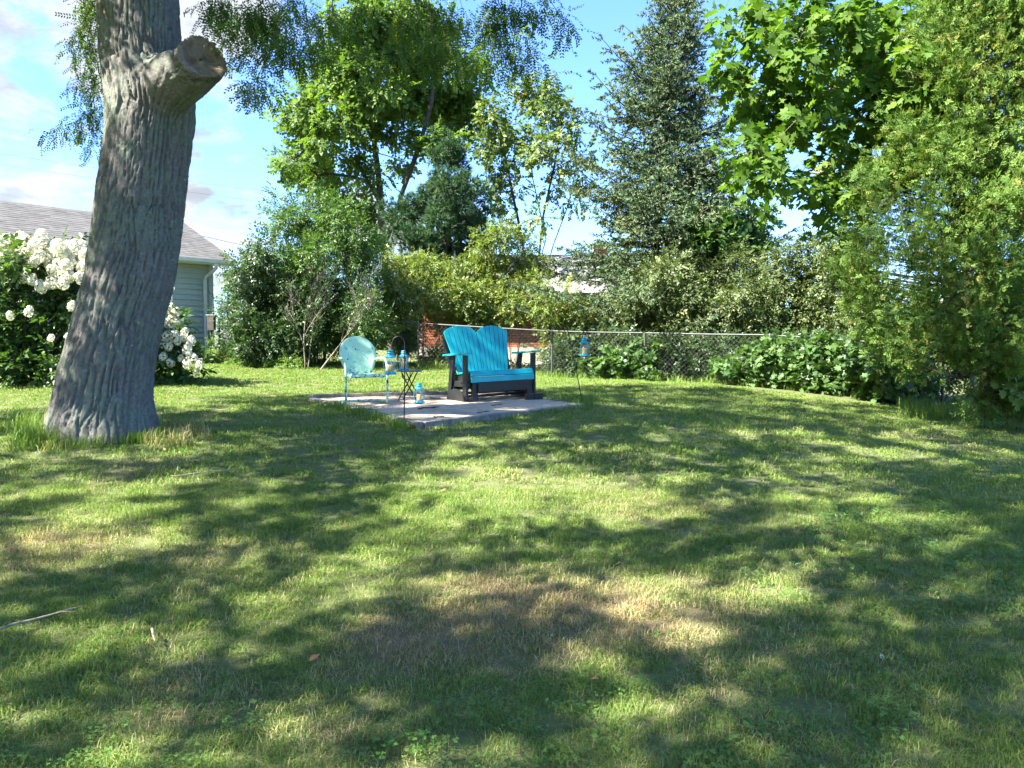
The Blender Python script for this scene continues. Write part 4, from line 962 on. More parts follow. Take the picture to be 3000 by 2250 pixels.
def tree(name, label, cat, base, stems, C, rc, n, temps, mat, bark, size=(.8, 1.2), seed=0, tip=.006, gain=.46, out=.7, hang=.3, upn=.8, twigs=4, step=.45, group=None, sag=.12, vary=.12, trunk_name='trunk', crown_name='crown', base_var=.5, shoots=None, smax=None):
    t = thing(name, label, cat, base, group=group); o0 = np.asarray(base, float); r_ = np.random.default_rng(seed + 5)
    X, par, rad = skeleton(stems, C, step, sag, seed, tip=tip, gain=gain)
    if smax: rad = np.minimum(rad, smax)
    i = np.where(par >= 0)[0]; V, F = frusta(X[par[i]] - o0, X[i] - o0, np.minimum(rad[par[i]], rad[i] * 1.35), rad[i], 6)
    if twigs:
        c = np.repeat(C, twigs, 0); e = c + nrm(r_.normal(0, 1, c.shape)) * rc * r_.uniform(.4, .95, len(c))[:, None]; V2, F2 = frusta(c - o0, e - o0, np.full(len(c), tip * .6), np.full(len(c), tip * .3), 3); F2 = F2 + len(V)
        V = np.concatenate([V, V2]); F = np.concatenate([F, F2])
    link(trunk_name, mesh_np(trunk_name, V, F, True), bark, t)
    P, D, N, cv = leaves_on(C, rc, n, seed + 1, out, hang, upn)
    S = r_.uniform(size[0], size[1], len(P)); var = base_var + cv + r_.normal(0, vary, len(P))
    V, F, A = cloud(P - o0, D, N, S, temps, var, seed + 2)
    link(crown_name, mesh_np(crown_name, V, F, False, A), mat, t)
    return t

leaf_mat('maple_leaf', [(0, (.050, .100, .022)), (.5, (.090, .160, .034)), (1, (.155, .220, .050))], .4, .5, (1.5, 1.6, .55), .25)
leaf_mat('thin_maple_leaf', [(0, (0.052, 0.098, 0.023)), (.55, (0.104, 0.163, 0.039)), (.85, (0.182, 0.202, 0.052)), (1, (0.260, 0.195, 0.065))])
leaf_mat('locust_leaf', [(0, (.040, .085, .022)), (.55, (.075, .135, .030)), (.9, (.125, .180, .036)), (1, (.30, .28, .04))], .52, .55, (1.5, 1.6, .55), .2)
leaf_mat('sycamore_leaf', [(0, (.045, .100, .020)), (.5, (.085, .165, .030)), (1, (.150, .225, .042))], .42, .6, (1.5, 1.6, .55), .18)
leaf_mat('honeysuckle_leaf', [(0, (.038, .066, .022)), (.5, (.090, .128, .048)), (.8, (.16, .20, .085)), (1, (.24, .26, .12))], .28, .45, (1.4, 1.5, .7), .3)
leaf_mat('lilac_leaf', [(0, (0.058, 0.101, 0.026)), (.5, (0.120, 0.176, 0.042)), (.85, (0.215, 0.234, 0.058)), (1, (0.300, 0.247, 0.065))], .32)
leaf_mat('bush_leaf', [(0, (0.029, 0.068, 0.021)), (.5, (0.062, 0.127, 0.031)), (1, (0.124, 0.202, 0.044))], .32)
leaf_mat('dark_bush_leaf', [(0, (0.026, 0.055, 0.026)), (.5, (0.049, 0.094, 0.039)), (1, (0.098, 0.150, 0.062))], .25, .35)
leaf_mat('hydrangea_leaf', [(0, (0.026, 0.062, 0.021)), (.5, (0.052, 0.107, 0.031)), (1, (0.098, 0.169, 0.044))], .28)
leaf_mat('vine_leaf', [(0, (0.036, 0.085, 0.029)), (.5, (0.072, 0.143, 0.044)), (1, (0.130, 0.215, 0.068))], .32)
leaf_mat('weed_leaf', [(0, (0.078, 0.143, 0.033)), (.5, (0.130, 0.227, 0.052)), (1, (0.208, 0.299, 0.078))], .35)
leaf_mat('spruce_needle', [(0, (.042, .080, .042)), (.5, (.080, .130, .066)), (.85, (.13, .17, .082)), (1, (.18, .15, .08))], .15, .65, (1.2, 1.3, .8), .15)
leaf_mat('pine_needle', [(0, (.022, .058, .026)), (.5, (.042, .098, .042)), (1, (.095, .150, .060))], .15, .6, (1.3, 1.4, .7), .15)
leaf_mat('cedar_spray', [(0, (.055, .115, .024)), (.5, (.110, .195, .040)), (.9, (.18, .245, .058)), (1, (.26, .19, .07))], .32, .65, (1.3, 1.35, .6), .15)
leaf_mat('flower_petal', [(0, (.55, .58, .38)), (.4, (.72, .72, .60)), (1, (.82, .81, .74))], .3, .6, (1, 1, .85))

# ------------------------------------------------------------------ the big leaning trunk in the lawn
TD = 8.0
prof = [(1300, 300, 124), (1262, 300, 128), (1225, 296, 136), (1170, 303, 129), (1085, 314, 126), (949, 346, 121), (814, 383, 119), (678, 400, 118), (542, 416, 115), (407, 434, 113), (339, 440, 116), (271, 437, 117), (200, 421, 112), (136, 412, 107), (68, 407, 106), (0, 404, 105), (-120, 398, 102), (-260, 398, 98), (-420, 410, 90)]
axis = np.array([W(p[1], p[0], TD + .0003 * (1300 - p[0])) for p in prof]); half = np.array([p[2] * TD / FPX for p in prof])
tb = G_at(300, 1275, 8.0); tb = np.array([axis[1][0], axis[1][1], tz(axis[1][0], axis[1][1])])
locust = thing('locust_tree', 'big leaning locust tree with furrowed bark and a sawn-off limb', 'tree', tb)
nh, nt_ = 290, 264
zz = np.linspace(axis[0][2] - .12, axis[-1][2], nh); cxs = np.interp(zz, axis[:, 2], axis[:, 0]); cys = np.interp(zz, axis[:, 2], axis[:, 1]); rs = np.interp(zz, axis[:, 2], half)
def sm(a, k=15):
    ke = np.hanning(k); ke /= ke.sum(); return np.convolve(np.pad(a, k // 2, 'edge'), ke, 'valid')
cxs, cys, rs = sm(cxs), sm(cys), sm(rs)
TH_, ZZ = np.meshgrid(np.linspace(0, 2 * np.pi, nt_, endpoint=False), zz); th = TH_.ravel(); hz = ZZ.ravel(); rr = np.repeat(rs, nt_); zb0 = tb[2]
flare = np.exp(-np.maximum(hz - zb0, 0) / .22); lobes = sum(a * np.exp(-((np.angle(np.exp(1j * (th - c)))) / w) ** 2) for c, w, a in ((3.9, .35, .22), (5.3, .3, .20), (2.9, .35, .16), (.1, .3, .12), (4.6, .25, .10), (1.5, .5, .15)))
big = 1 + .035 * np.sin(2 * th + hz * .8) + .028 * np.sin(3 * th - hz * .6 + 1)
def bark_disp(s, h, seed=0):
    wx = fbm(np.c_[s * 3.2, h * 1.6, s * 0 + seed], 3, 31); wy = fbm(np.c_[s * 3.2, h * 1.6, s * 0 + seed + 9], 3, 37)
    f1, f2 = worley(np.c_[s / .060 + wx * 1.0, h / .75 + wy * .40], 3 + seed); g1, g2 = worley(np.c_[s / .036 + wx * 1.1, h / .17 + wy * .7], 8 + seed)
    crack = sstep(f2 - f1, .0, .16); fine = sstep(g2 - g1, .0, .3)
    cell = _hash(np.floor(s / .09 + wx).astype(np.int64), np.floor(h / .34).astype(np.int64), np.zeros(len(s), np.int64), 5)
    return .030 * crack + .009 * fine * (.4 + .6 * crack) + .007 * fbm(np.c_[s * 16, h * 7, s * 0], 3, 3)
arc = th * .5
bd = bark_disp(np.where(th > np.pi, th - np.pi, th) * 0 + th * .5, hz)
seam = sstep(th, 0, .10) * (1 - sstep(th, 2 * np.pi - .10, 2 * np.pi)); bd = bd * seam
th_off = th + np.pi / 2                                  # seam on the far side
rad = rr * big * (1 + flare * (.12 + lobes)) - .022
# sawn-off limb grows out of the trunk: smooth union of trunk and limb found along each outward ray
fc = W(592, 168, TD - .20); fn_ = nrm(np.array([.66, -.66, .36])); o_in = W(450, 290, TD + .22); LR = .235
zlo, zhi = o_in[2] - .75, fc[2] + .30
sel = np.where((hz > zlo) & (hz < zhi))[0]; ct = np.c_[np.repeat(cxs, nt_), np.repeat(cys, nt_), hz][sel]; dr = np.c_[np.cos(th_off), np.sin(th_off), th * 0][sel]; r_base = rad[sel]; best = r_base.copy(); alive = np.ones(len(sel), bool)
seg = fc + fn_ * .10 - o_in; sl2 = seg @ seg
for st in np.arange(0, .62, .008):
    q = ct + dr * (r_base + st)[:, None]; tt = np.clip(((q - o_in) @ seg) / sl2, 0, 1); d2 = np.linalg.norm(q - o_in - tt[:, None] * seg, axis=1) - (LR + .05 * (1 - tt)); d1 = np.full(len(sel), st); kk_ = .11
    h_ = np.clip(.5 + .5 * (d2 - d1) / kk_, 0, 1); f_ = d2 * (1 - h_) + d1 * h_ - kk_ * h_ * (1 - h_); f_ = np.maximum(f_, (q - fc) @ fn_ + .11)
    alive &= (f_ < 0) | (st == 0); best = np.where(alive, r_base + st, best)
rad[sel] = best
gridr = rad.reshape(nh, nt_); 
for _ in range(3): gridr[1:-1] = (gridr[1:-1] * 2 + gridr[:-2] + gridr[2:]) / 4 * .6 + (np.roll(gridr, 1, 1) + np.roll(gridr, -1, 1))[1:-1] / 2 * .4
rad = gridr.ravel() + bd
V = np.c_[np.repeat(cxs, nt_) + rad * np.cos(th_off), np.repeat(cys, nt_) + rad * np.sin(th_off), hz] - tb
ii = np.arange(nh * nt_).reshape(nh, nt_); jj = np.roll(ii, -1, 1)
def bark_mat():
    m, g, out = new_mat('locust_bark'); b = g.new('ShaderNodeBsdfPrincipled'); tc = g.new('ShaderNodeTexCoord').outputs['Object']
    n1 = g.noise(tc, 2.6, 5, .6, .6); n2 = g.noise(tc, 30, 5, .65); n3 = g.noise(tc, 6, 4, .6, .8)
    c = g.ramp(n2, [(.25, (.085, .082, .078)), (.5, (.145, .14, .132)), (.78, (.215, .208, .195))])
    c = g.mix(g.math('MULTIPLY', g.smooth(n1, .42, .60), .75), c, g.ramp(n2, [(.3, (.10, .122, .098)), (.7, (.185, .212, .175))]))
    c = g.mix(g.math('MULTIPLY', g.smooth(n3, .60, .68), .55), c, (.22, .185, .175))
    c = g.mix(g.math('MULTIPLY', g.smooth(g.noise(tc, 38, 3, .5, .3), .66, .72), .6), c, (.36, .37, .34))
    g.l.new(c, b.inputs['Base Color']); b.inputs['Roughness'].default_value = .95; b.inputs['Specular IOR Level'].default_value = .2
    mp = g.new('ShaderNodeMapping'); g.l.new(tc, mp.inputs[0]); mp.inputs['Scale'].default_value = (1, 1, .3)
    g.l.new(g.bump(g.math('ADD', g.noise(mp.outputs[0], 45, 6, .7, .5), n2), .9, .012), b.inputs['Normal']); g.l.new(b.outputs[0], out.inputs[0])
bark_mat()
link('trunk', mesh_np('trunk', V, np.c_[ii[:-1].ravel(), jj[:-1].ravel(), jj[1:].ravel(), ii[1:].ravel()], True), 'locust_bark', locust)
# sawn-off limb: outer end and sawn face
ns, nk = 40, 120; ring = []
u0 = nrm(np.cross(fn_, [0, 0, 1])); 
for i in range(ns):
    t = i / (ns - 1); c = bez(o_in, fc - fn_ * .22, fc, 40)[min(39, int(t * 39))] if i < ns - 1 else fc; ax_ = nrm((1 - t) * nrm(fc - o_in) + t * fn_); u = nrm(u0 - ax_ * np.dot(u0, ax_)); w = np.cross(ax_, u); r0 = LR * 1.02 + .02 * (1 - t)
    ang = np.linspace(0, 2 * np.pi, nk, endpoint=False); sd = bark_disp(ang * .33 + 7, np.full(nk, t * .7 + 3), 4); el = 1 + .10 * np.cos(2 * (ang - .6)) + .05 * np.sin(3 * ang)
    ring.append(c + (r0 * el - .02 + sd * .8 * np.minimum(1, np.minimum(ang, 2 * np.pi - ang) / .2))[:, None] * (u * np.cos(ang)[:, None] + w * np.sin(ang)[:, None]))
ring = np.array(ring); kk = np.arange(ns * nk).reshape(ns, nk); kj = np.roll(kk, -1, 1)
limb = link('cut_limb', mesh_np('cut_limb', ring.reshape(-1, 3) - tb, np.c_[kk[:-1].ravel(), kj[:-1].ravel(), kj[1:].ravel(), kk[1:].ravel()], True), 'locust_bark', locust)
def cut_mat():
    m, g, out = new_mat('sawn_wood'); b = g.new('ShaderNodeBsdfPrincipled'); tc = g.new('ShaderNodeTexCoord').outputs['Object']
    n = g.noise(tc, 9, 5, .65, 1.2); c = g.ramp(n, [(.28, (.05, .035, .025)), (.45, (.17, .125, .085)), (.62, (.23, .19, .14)), (.8, (.28, .245, .19))])
    g.l.new(c, b.inputs['Base Color']); b.inputs['Roughness'].default_value = .9; g.l.new(g.bump(g.noise(tc, 40, 5, .7), .8, .01), b.inputs['Normal']); g.l.new(b.outputs[0], out.inputs[0])
cut_mat()
caps = []; nr = 16
for i in range(nr):
    f = 1 - i / nr; rg = fc + (ring[-1] - fc) * f; hsh = fbm(rg * 7, 3, 12) * .012 - .03 * (f < .9) * sstep(np.full(nk, f), .9, .6) * 1.0 - .05 * np.exp(-((rg - (fc + u * .08 + w * .05)) ** 2).sum(1) / .003) - .05 * np.exp(-((rg - (fc - u * .10 - w * .05)) ** 2).sum(1) / .004); caps.append(rg + fn_ * hsh[:, None])
caps = np.array(caps); kk = np.arange(nr * nk).reshape(nr, nk); kj = np.roll(kk, -1, 1)
cf = np.concatenate([caps.reshape(-1, 3), [fc - fn_ * .03]]) - tb
o = link('cut_face', mesh_np('cut_face', cf, np.concatenate([np.c_[kk[:-1].ravel(), kj[:-1].ravel(), kj[1:].ravel(), kk[1:].ravel()], np.c_[kk[-1], kj[-1], np.full(nk, nr * nk), np.full(nk, nr * nk)]])[:-nk], True), 'sawn_wood', limb)
o['label'] = 'weathered sawn face with dark knots'
# crown: hanging branches that reach into view, and the wide canopy overhead that shades the lawn
top = axis[-1]
hang = [(660, 20, 46, .7), (615, 30, 26, .8), (720, 100, 50, -.2), (705, 175, 34, .2), (745, 225, 38, -.7), (790, 60, 60, -.2), (800, 160, 45, -.5), (860, 130, 50, -.2), (735, 265, 24, -.7), (680, 90, 26, .5), (765, 20, 50, -.2),
        (870, 40, 60, .3), (950, 70, 60, .0), (940, 160, 45, -.3), (1030, 40, 60, .4), (1060, 130, 50, .0), (1130, 60, 60, .2), (1160, 160, 45, -.2), (1230, 60, 60, .4), (1250, 150, 50, .0), (1320, 50, 60, .2), (1340, 140, 45, -.2), (1410, 60, 55, 0), (1430, 150, 40, -.3), (1480, 40, 50, .0), (1490, 140, 38, -.4), (1560, 30, 42, -.2), (1520, 200, 28, -.4), (1505, 245, 20, -.4), (1585, 90, 28, -.3), (1640, 40, 26, -.2), (1640, 85, 18, -.3), (1570, 180, 22, -.4), (1610, 215, 16, -.4), (1380, 210, 30, -.3), (1100, 215, 30, -.2),
        (300, -20, 50, 1.6), (285, 40, 40, 1.5), (262, 90, 34, 1.5), (275, 150, 36, 1.4), (250, 200, 26, 1.4), (285, 230, 30, 1.4), (262, 280, 28, 1.4), (275, 330, 26, 1.4), (235, 350, 22, 1.4), (190, 372, 20, 1.4), (160, 388, 12, 1.4), (270, 385, 22, 1.4), (280, 425, 18, 1.4), (225, 130, 20, 1.4)]
hb_ = [];
for px, py, rp, dd in hang:
    p = W(px, py, TD + dd); hb_.append((p[0], p[1], p[2], rp * (TD + dd) / FPX))
HC = fill(hb_, .13, 3.3, 5, 1.0, .1)
_a, _b = proj(HC); HC = HC[(np.random.default_rng(6).uniform(size=len(HC)) < np.where((_a > 840) & (_a < 1420), .50, .85))]
r_ = np.random.default_rng(3); CC = []
while len(CC) < 650:
    q = r_.uniform(-1, 1, 3)
    if np.linalg.norm(q) < 1 and np.linalg.norm(q) > .35:
        p = np.array([-5.9, 2.2, 9.3]) + q * np.array([8.0, 8.0, 3.6])
        # stay out of the frame except behind the hanging branches; leave open windows that let sun through
        a, b = proj(p) if p[1] > .6 else (np.array([0]), np.array([-999]))
        if b[0] > -170: continue
        if fbm(np.array([p * .6]), 2, 77)[0] < -.55: continue
        CC.append(p)
CC = np.array(CC)
def limbpath(*p): return np.array(p)
L0 = top
stems = [limbpath(L0 - [0, 0, .6], L0, L0 + [-.4, .3, 1.6], L0 + [-1.2, .8, 3.4]), limbpath(L0, L0 + [1.0, -.3, 1.0], L0 + [2.8, -.6, 1.6], L0 + [4.6, -.5, 2.4]), limbpath(L0, L0 + [.5, -1.2, 1.2], L0 + [1.2, -3.4, 2.2], L0 + [1.6, -5.4, 2.6]),
         limbpath(L0, L0 + [-.9, .6, .8], L0 + [-2.6, 1.2, 1.3]), limbpath(L0 + [1.0, -.3, 1.0], L0 + [2.2, .1, .9], L0 + [3.9, -.1, .85]), limbpath(L0, L0 + [-1.2, -1.4, 1.6], L0 + [-2.6, -3.6, 2.6])]
over = [limbpath(L0 + [1.0, -.3, 1.0], W(620, -160, 7.6), W(900, -150, 7.8), W(1200, -140, 8.0), W(1450, -110, 7.8), W(1600, -60, 7.7)), limbpath(L0 + [-.9, .6, .8], W(330, -150, 9.6), W(290, -60, 9.5))]
X, par, rad_ = skeleton(stems, CC, .4, .10, 2, up_pen=.3, tip=.0045, gain=.52); rad_ = np.minimum(rad_, .34)
X2, par2, rad2 = skeleton(over, HC, .2, .05, 3, tip=.0022, gain=.42, hang=3.0)
i = np.where(par >= 0)[0]; i2 = np.where(par2 >= 0)[0]
Vb, Fb = frusta(np.concatenate([X[par[i]], X2[par2[i2]]]) - tb, np.concatenate([X[i], X2[i2]]) - tb, np.concatenate([np.minimum(rad_[par[i]], rad_[i] * 1.3), np.minimum(rad2[par2[i2]], rad2[i2] * 1.3)]), np.concatenate([rad_[i], rad2[i2]]), 7)
link('limbs', mesh_np('limbs', Vb, Fb, True), 'branch_dark', locust)
fr = [frond(8, .19, .036, .016, s, .35) for s in range(6)]
P, D, N, cv = leaves_on(HC, .17, 19, 31, .5, .75, .5); r_ = np.random.default_rng(8); var = .45 + cv + r_.normal(0, .13, len(P))
yl = r_.uniform(size=len(P)) < .012; var = np.where(yl, 1.0, var)
V1, F1, A1 = cloud(P - tb, D, N, r_.uniform(.75, 1.2, len(P)), fr, var, 4)
cfr = [frond(4, .36, .15, .075, s + 40, .3) for s in range(4)]
P, D, N, cv = leaves_on(CC, .38, 14, 33, .6, .4, .9); V2, F2, A2 = cloud(P - tb, D, N, r_.uniform(.8, 1.25, len(P)), cfr, .45 + cv + r_.normal(0, .1, len(P)), 5)
link('crown', mesh_np('crown', np.concatenate([V1, V2]), np.concatenate([F1, F2 + len(V1)]), False, np.concatenate([A1, A2])), 'locust_leaf', locust)
# ------------------------------------------------------------------ background trees
def ground(px, py, d):
    p = W(px, py, d); return np.array([p[0], p[1], tz(p[0], p[1])])
def line_px(L): return np.array([W(*p) for p in L])
sp_maple = [spray('broad', 9, .36, .125, s, 55, .2) for s in range(6)]
sp_ov = [spray('ovate', 9, .27, .080, s + 10, 50, .15) for s in range(6)]
sp_small = [spray('ovate', 10, .23, .058, s + 20, 48, .1) for s in range(6)]
sp_lance = [spray('lance', 9, .27, .098, s + 30, 40, .1) for s in range(6)]
sp_vine = [spray('maple', 4, .22, .12, s + 40, 60, .3, .5) for s in range(6)]
sp_hyd = [spray('ovate', 7, .23, .125, s + 50, 55, .1) for s in range(5)]
# silver maple with forked trunk
b0 = ground(1150, 1060, 27)
mp = [(905, 330, 70), (860, 320, 38), (890, 470, 66), (850, 455, 40), (950, 510, 46), (985, 270, 80), (1010, 180, 80), (1090, 250, 80), (1070, 130, 85), (1160, 170, 80), (1180, 290, 80), (1010, 370, 60), (1100, 370, 60), (1240, 240, 80), (1270, 130, 80), (1160, 60, 80), (1280, 340, 72), (1350, 300, 62), (1360, 210, 60), (1300, 430, 50), (1220, 400, 50), (1040, 480, 40), (1000, 570, 50), (1060, 620, 46), (970, 640, 34), (1160, 450, 36), (1100, 540, 36), (1370, 380, 40), (940, 390, 36), (1050, 40, 70), (1250, 30, 70), (930, 230, 46)]
C = fill(pxblobs(mp, 27, 2.2, 2), .42, 2.3, 4)
tree('maple_tree', 'tall spreading maple with forked dark trunk behind the dark pine', 'tree', b0, [line_px([(1150, 1060, 27), (1132, 800, 27), (1118, 640, 27), (1108, 500, 27), (1085, 340, 27.2), (1060, 180, 27.4)]), line_px([(1128, 720, 27), (1180, 560, 26.6), (1225, 440, 26.4), (1265, 300, 26.2), (1280, 140, 26)]), line_px([(1115, 600, 27), (1050, 480, 27), (960, 430, 27.2), (900, 440, 27)])], C, .50, 31, sp_maple, 'maple_leaf', 'branch_bark', (.8, 1.25), 41, tip=.012, gain=.46, step=.6)
# thin, open maple with several stems
b1 = ground(1560, 1060, 25.5)
tm = [(1440, 330, 55), (1400, 420, 40), (1470, 410, 45), (1560, 300, 60), (1610, 280, 40), (1540, 380, 50), (1620, 350, 52), (1670, 400, 45), (1700, 440, 30), (1600, 440, 46), (1500, 480, 42), (1440, 500, 40), (1660, 480, 36), (1410, 580, 34), (1540, 540, 34), (1470, 580, 34), (1700, 520, 26), (1610, 560, 30), (1440, 650, 34), (1680, 600, 30), (1580, 640, 26), (1400, 300, 40), (1520, 650, 24)]
C = fill(pxblobs(tm, 25.5, 1.6, 3), .40, 2.0, 6)
tree('thin_maple', 'open many-stemmed maple with yellowing leaves beside the tall spruce', 'tree', b1, [line_px([(1560, 1060, 25.5), (1575, 800, 25.5), (1590, 640, 25.5), (1625, 480, 25.5), (1650, 340, 25.6)]), line_px([(1558, 900, 25.5), (1530, 700, 25.4), (1500, 560, 25.3), (1465, 380, 25.2)]), line_px([(1565, 820, 25.5), (1600, 700, 25.7), (1560, 520, 25.9), (1555, 360, 26)]), line_px([(1560, 950, 25.4), (1620, 720, 25.2), (1665, 600, 25.1), (1690, 480, 25)])], C, .46, 24, sp_maple, 'thin_maple_leaf', 'branch_dark', (.75, 1.1), 52, tip=.012, gain=.44, step=.5)
# white pine
b2 = ground(1290, 1050, 24)
pn = [(1310, 400, 30), (1300, 450, 44), (1345, 470, 46), (1330, 540, 62), (1270, 560, 52), (1370, 560, 44), (1390, 630, 46), (1330, 640, 80), (1240, 620, 60), (1180, 600, 40), (1165, 660, 44), (1200, 700, 50), (1260, 710, 70), (1340, 720, 70), (1390, 700, 44), (1130, 720, 40), (1150, 600, 24), (1300, 780, 70), (1210, 790, 56)]
C = fill(pxblobs(pn, 24, 1.3, 4), .34, 2.0, 8, .6)
tuftp = [brush(22, .05, .16, .008, s, .55) for s in range(5)]
tree('pine_tree', 'dark soft-needled pine in front of the forked maple trunk', 'tree', b2, [line_px([(1290, 1050, 24), (1300, 800, 24), (1312, 600, 24), (1312, 380, 24)])], C, .36, 52, tuftp, 'pine_needle', 'branch_dark', (.9, 1.3), 61, tip=.010, gain=.46, out=.9, hang=-.25, upn=.3, twigs=6)
# spruce: whorled branches, ascending above, level and full below
def spruce(base, topp, H, prof, d, name, label, seed, needle='spruce_needle', nwh=34, per=6, e_top=42, e_bot=-6, brush_t=None, gap=.0):
    t = thing(name, label, 'tree', base); o0 = np.asarray(base, float); r_ = np.random.default_rng(seed); P0 = []; P1 = []; R0 = []; R1 = []; BP = []; BD_ = []; BN = []; BV = []
    ax = np.asarray(topp) - o0; nseg = 24
    for i in range(nseg):
        a, b = i / nseg, (i + 1) / nseg; P0.append(ax * a); P1.append(ax * b); R0.append(.17 * (1 - a) + .015); R1.append(.17 * (1 - b) + .015)
    for k in range(nwh):
        t0 = .05 + .94 * (k / nwh) ** .95; c = ax * t0; Lm = np.interp(t0, prof[0], prof[1])
        for j in range(per):
            th_ = r_.uniform(0, 6.283) if per < 3 else j * 6.283 / per + k * 1.9 + r_.normal(0, .25); L = Lm * r_.uniform(.5, 1.18) * (1 + .18 * math.sin(2.1 * th_ + k * .55))
            if r_.uniform() < gap: L *= .5
            el = R(e_bot + (e_top - e_bot) * t0 ** 1.2 + r_.normal(0, 7)); hd_ = np.array([math.cos(th_), math.sin(th_), 0]); st = c + np.array([0, 0, r_.uniform(-.1, .1)])
            e = st + hd_ * L * math.cos(el) + np.array([0, 0, L * math.sin(el)]); mid = (st + e) / 2 + np.array([0, 0, -.10 * L]); m_ = max(4, int(L / .22)); pts = bez(st, mid, e + [0, 0, .05 * L], m_)
            for q in range(m_ - 1): P0.append(pts[q]); P1.append(pts[q + 1]); R0.append(.022 * (1 - q / m_) * min(1, L) + .004); R1.append(.022 * (1 - (q + 1) / m_) * min(1, L) + .004)
            cl = r_.normal(0, .10); sd = np.array([-hd_[1], hd_[0], 0])
            for q in range(m_):
                f = q / (m_ - 1); sub = (.42 * (1 - f) + .10) * min(L, 1.6) * r_.uniform(.7, 1.2)
                if f < .18: continue
                for s in (-1, 1, 0):
                    dirv_ = nrm(hd_ * (.75 if s else 1) + sd * s * .9 + np.array([0, 0, r_.normal(-.12, .22) + .25 * t0])); ln = sub if s else .16; nb_ = max(1, int(ln / .095))
                    for w in range(nb_):
                        p = pts[q] + dirv_ * (w * .095 + .02) + np.array([0, 0, -.10 * (w * .095) ** 2]); BP.append(p); BD_.append(dirv_ + r_.normal(0, .33, 3)); BN.append([0, 0, 1.]); BV.append(.48 + cl + r_.normal(0, .12) + .10 * (w >= nb_ - 1))
                    if s and nb_ > 2: P0.append(pts[q]); P1.append(pts[q] + dirv_ * ln); R0.append(.005); R1.append(.002)
    V, F = frusta(P0, P1, R0, R1, 5); link('trunk', mesh_np('trunk', V, F, True), 'branch_dark', t)
    BP = np.array(BP); V, F, A = cloud(BP, np.array(BD_), np.array(BN), r_.uniform(.8, 1.25, len(BP)), brush_t, np.array(BV), seed)
    link('crown', mesh_np('crown', V, F, False, A), needle, t); return t
sb = [brush(14, .19, .072, .016, s, .45) for s in range(6)]
base_s = ground(1888, 1080, 19.6); top_s = W(1985, -40, 19.6)
hs = np.array([0, .08, .2, .3, .4, .5, .6, .7, .8, .9, 1.0]); ls = np.array([2.6, 3.3, 3.5, 3.1, 2.6, 2.5, 2.05, 1.85, 1.3, .85, .12])
spruce(base_s, top_s, 11, (hs, ls), 21, 'spruce_tree', 'tall blue-grey spruce with upswept branches rising above the hedge', 7, brush_t=sb, gap=.25, nwh=46, per=8)
# trees beyond, between the spruce and the big-leaved tree
C = fill(pxblobs([(2090, 440, 40), (2130, 480, 46), (2060, 500, 40), (2150, 540, 50), (2040, 570, 50), (2100, 600, 60), (2170, 620, 46), (2040, 650, 60), (2130, 690, 60), (2000, 720, 50), (2080, 760, 60)], 29, 1.5, 5), .5, 1.5, 9)
bq = ground(2090, 1040, 29); tree('far_tree', 'hazy yellow-green tree showing between spruce and large-leaved tree', 'tree', bq, [line_px([(2090, 1040, 29), (2090, 760, 29), (2100, 560, 29)])], C, .6, 24, sp_maple, 'lilac_leaf', 'branch_dark', (.8, 1.2), 71, tip=.014, step=.6)
# large-leaved sycamore
big_leaf = [spray('maple', 4, .22, .155, s + 60, 65, .35, .5) for s in range(8)]
sy = [(2190, 40, 60), (2160, 150, 52), (2150, 200, 50), (2250, 130, 84), (2200, 250, 60), (2300, 250, 100), (2210, 340, 66), (2180, 420, 56), (2190, 500, 44), (2270, 420, 84), (2360, 100, 100), (2340, 360, 90), (2450, 60, 105), (2460, 210, 110), (2560, 120, 120), (2680, 90, 110), (2620, 240, 115), (2520, 340, 100), (2640, 380, 100), (2740, 240, 100), (2420, 440, 66), (2540, 470, 80), (2280, 540, 60), (2360, 570, 58), (2230, 590, 44), (2450, 570, 56), (2520, 590, 50), (2420, 640, 44), (2490, 660, 40), (2350, 20, 70), (2250, 30, 50), (2620, 480, 60), (2380, 490, 40)]
C = fill(pxblobs(sy, 12.0, 1.0, 6), .26, 2.0, 10)
bs = ground(2850, 1110, 13.2)
tree('sycamore_tree', 'broad tree with large bright lobed leaves leaning out above the hedge', 'tree', bs, [line_px([(2850, 1110, 13.2), (2835, 700, 13.1), (2800, 420, 13.0), (2740, 180, 12.9), (2700, -80, 12.8)]), line_px([(2815, 500, 13.0), (2700, 330, 12.6), (2580, 330, 12.3), (2430, 380, 12.1)]), line_px([(2790, 400, 13), (2640, 200, 12.5), (2480, 130, 12.2), (2330, 140, 12)])], C, .28, 12, big_leaf, 'sycamore_leaf', 'branch_pale', (.75, 1.15), 81, tip=.005, gain=.47, hang=.45, upn=.9, twigs=3, step=.3)
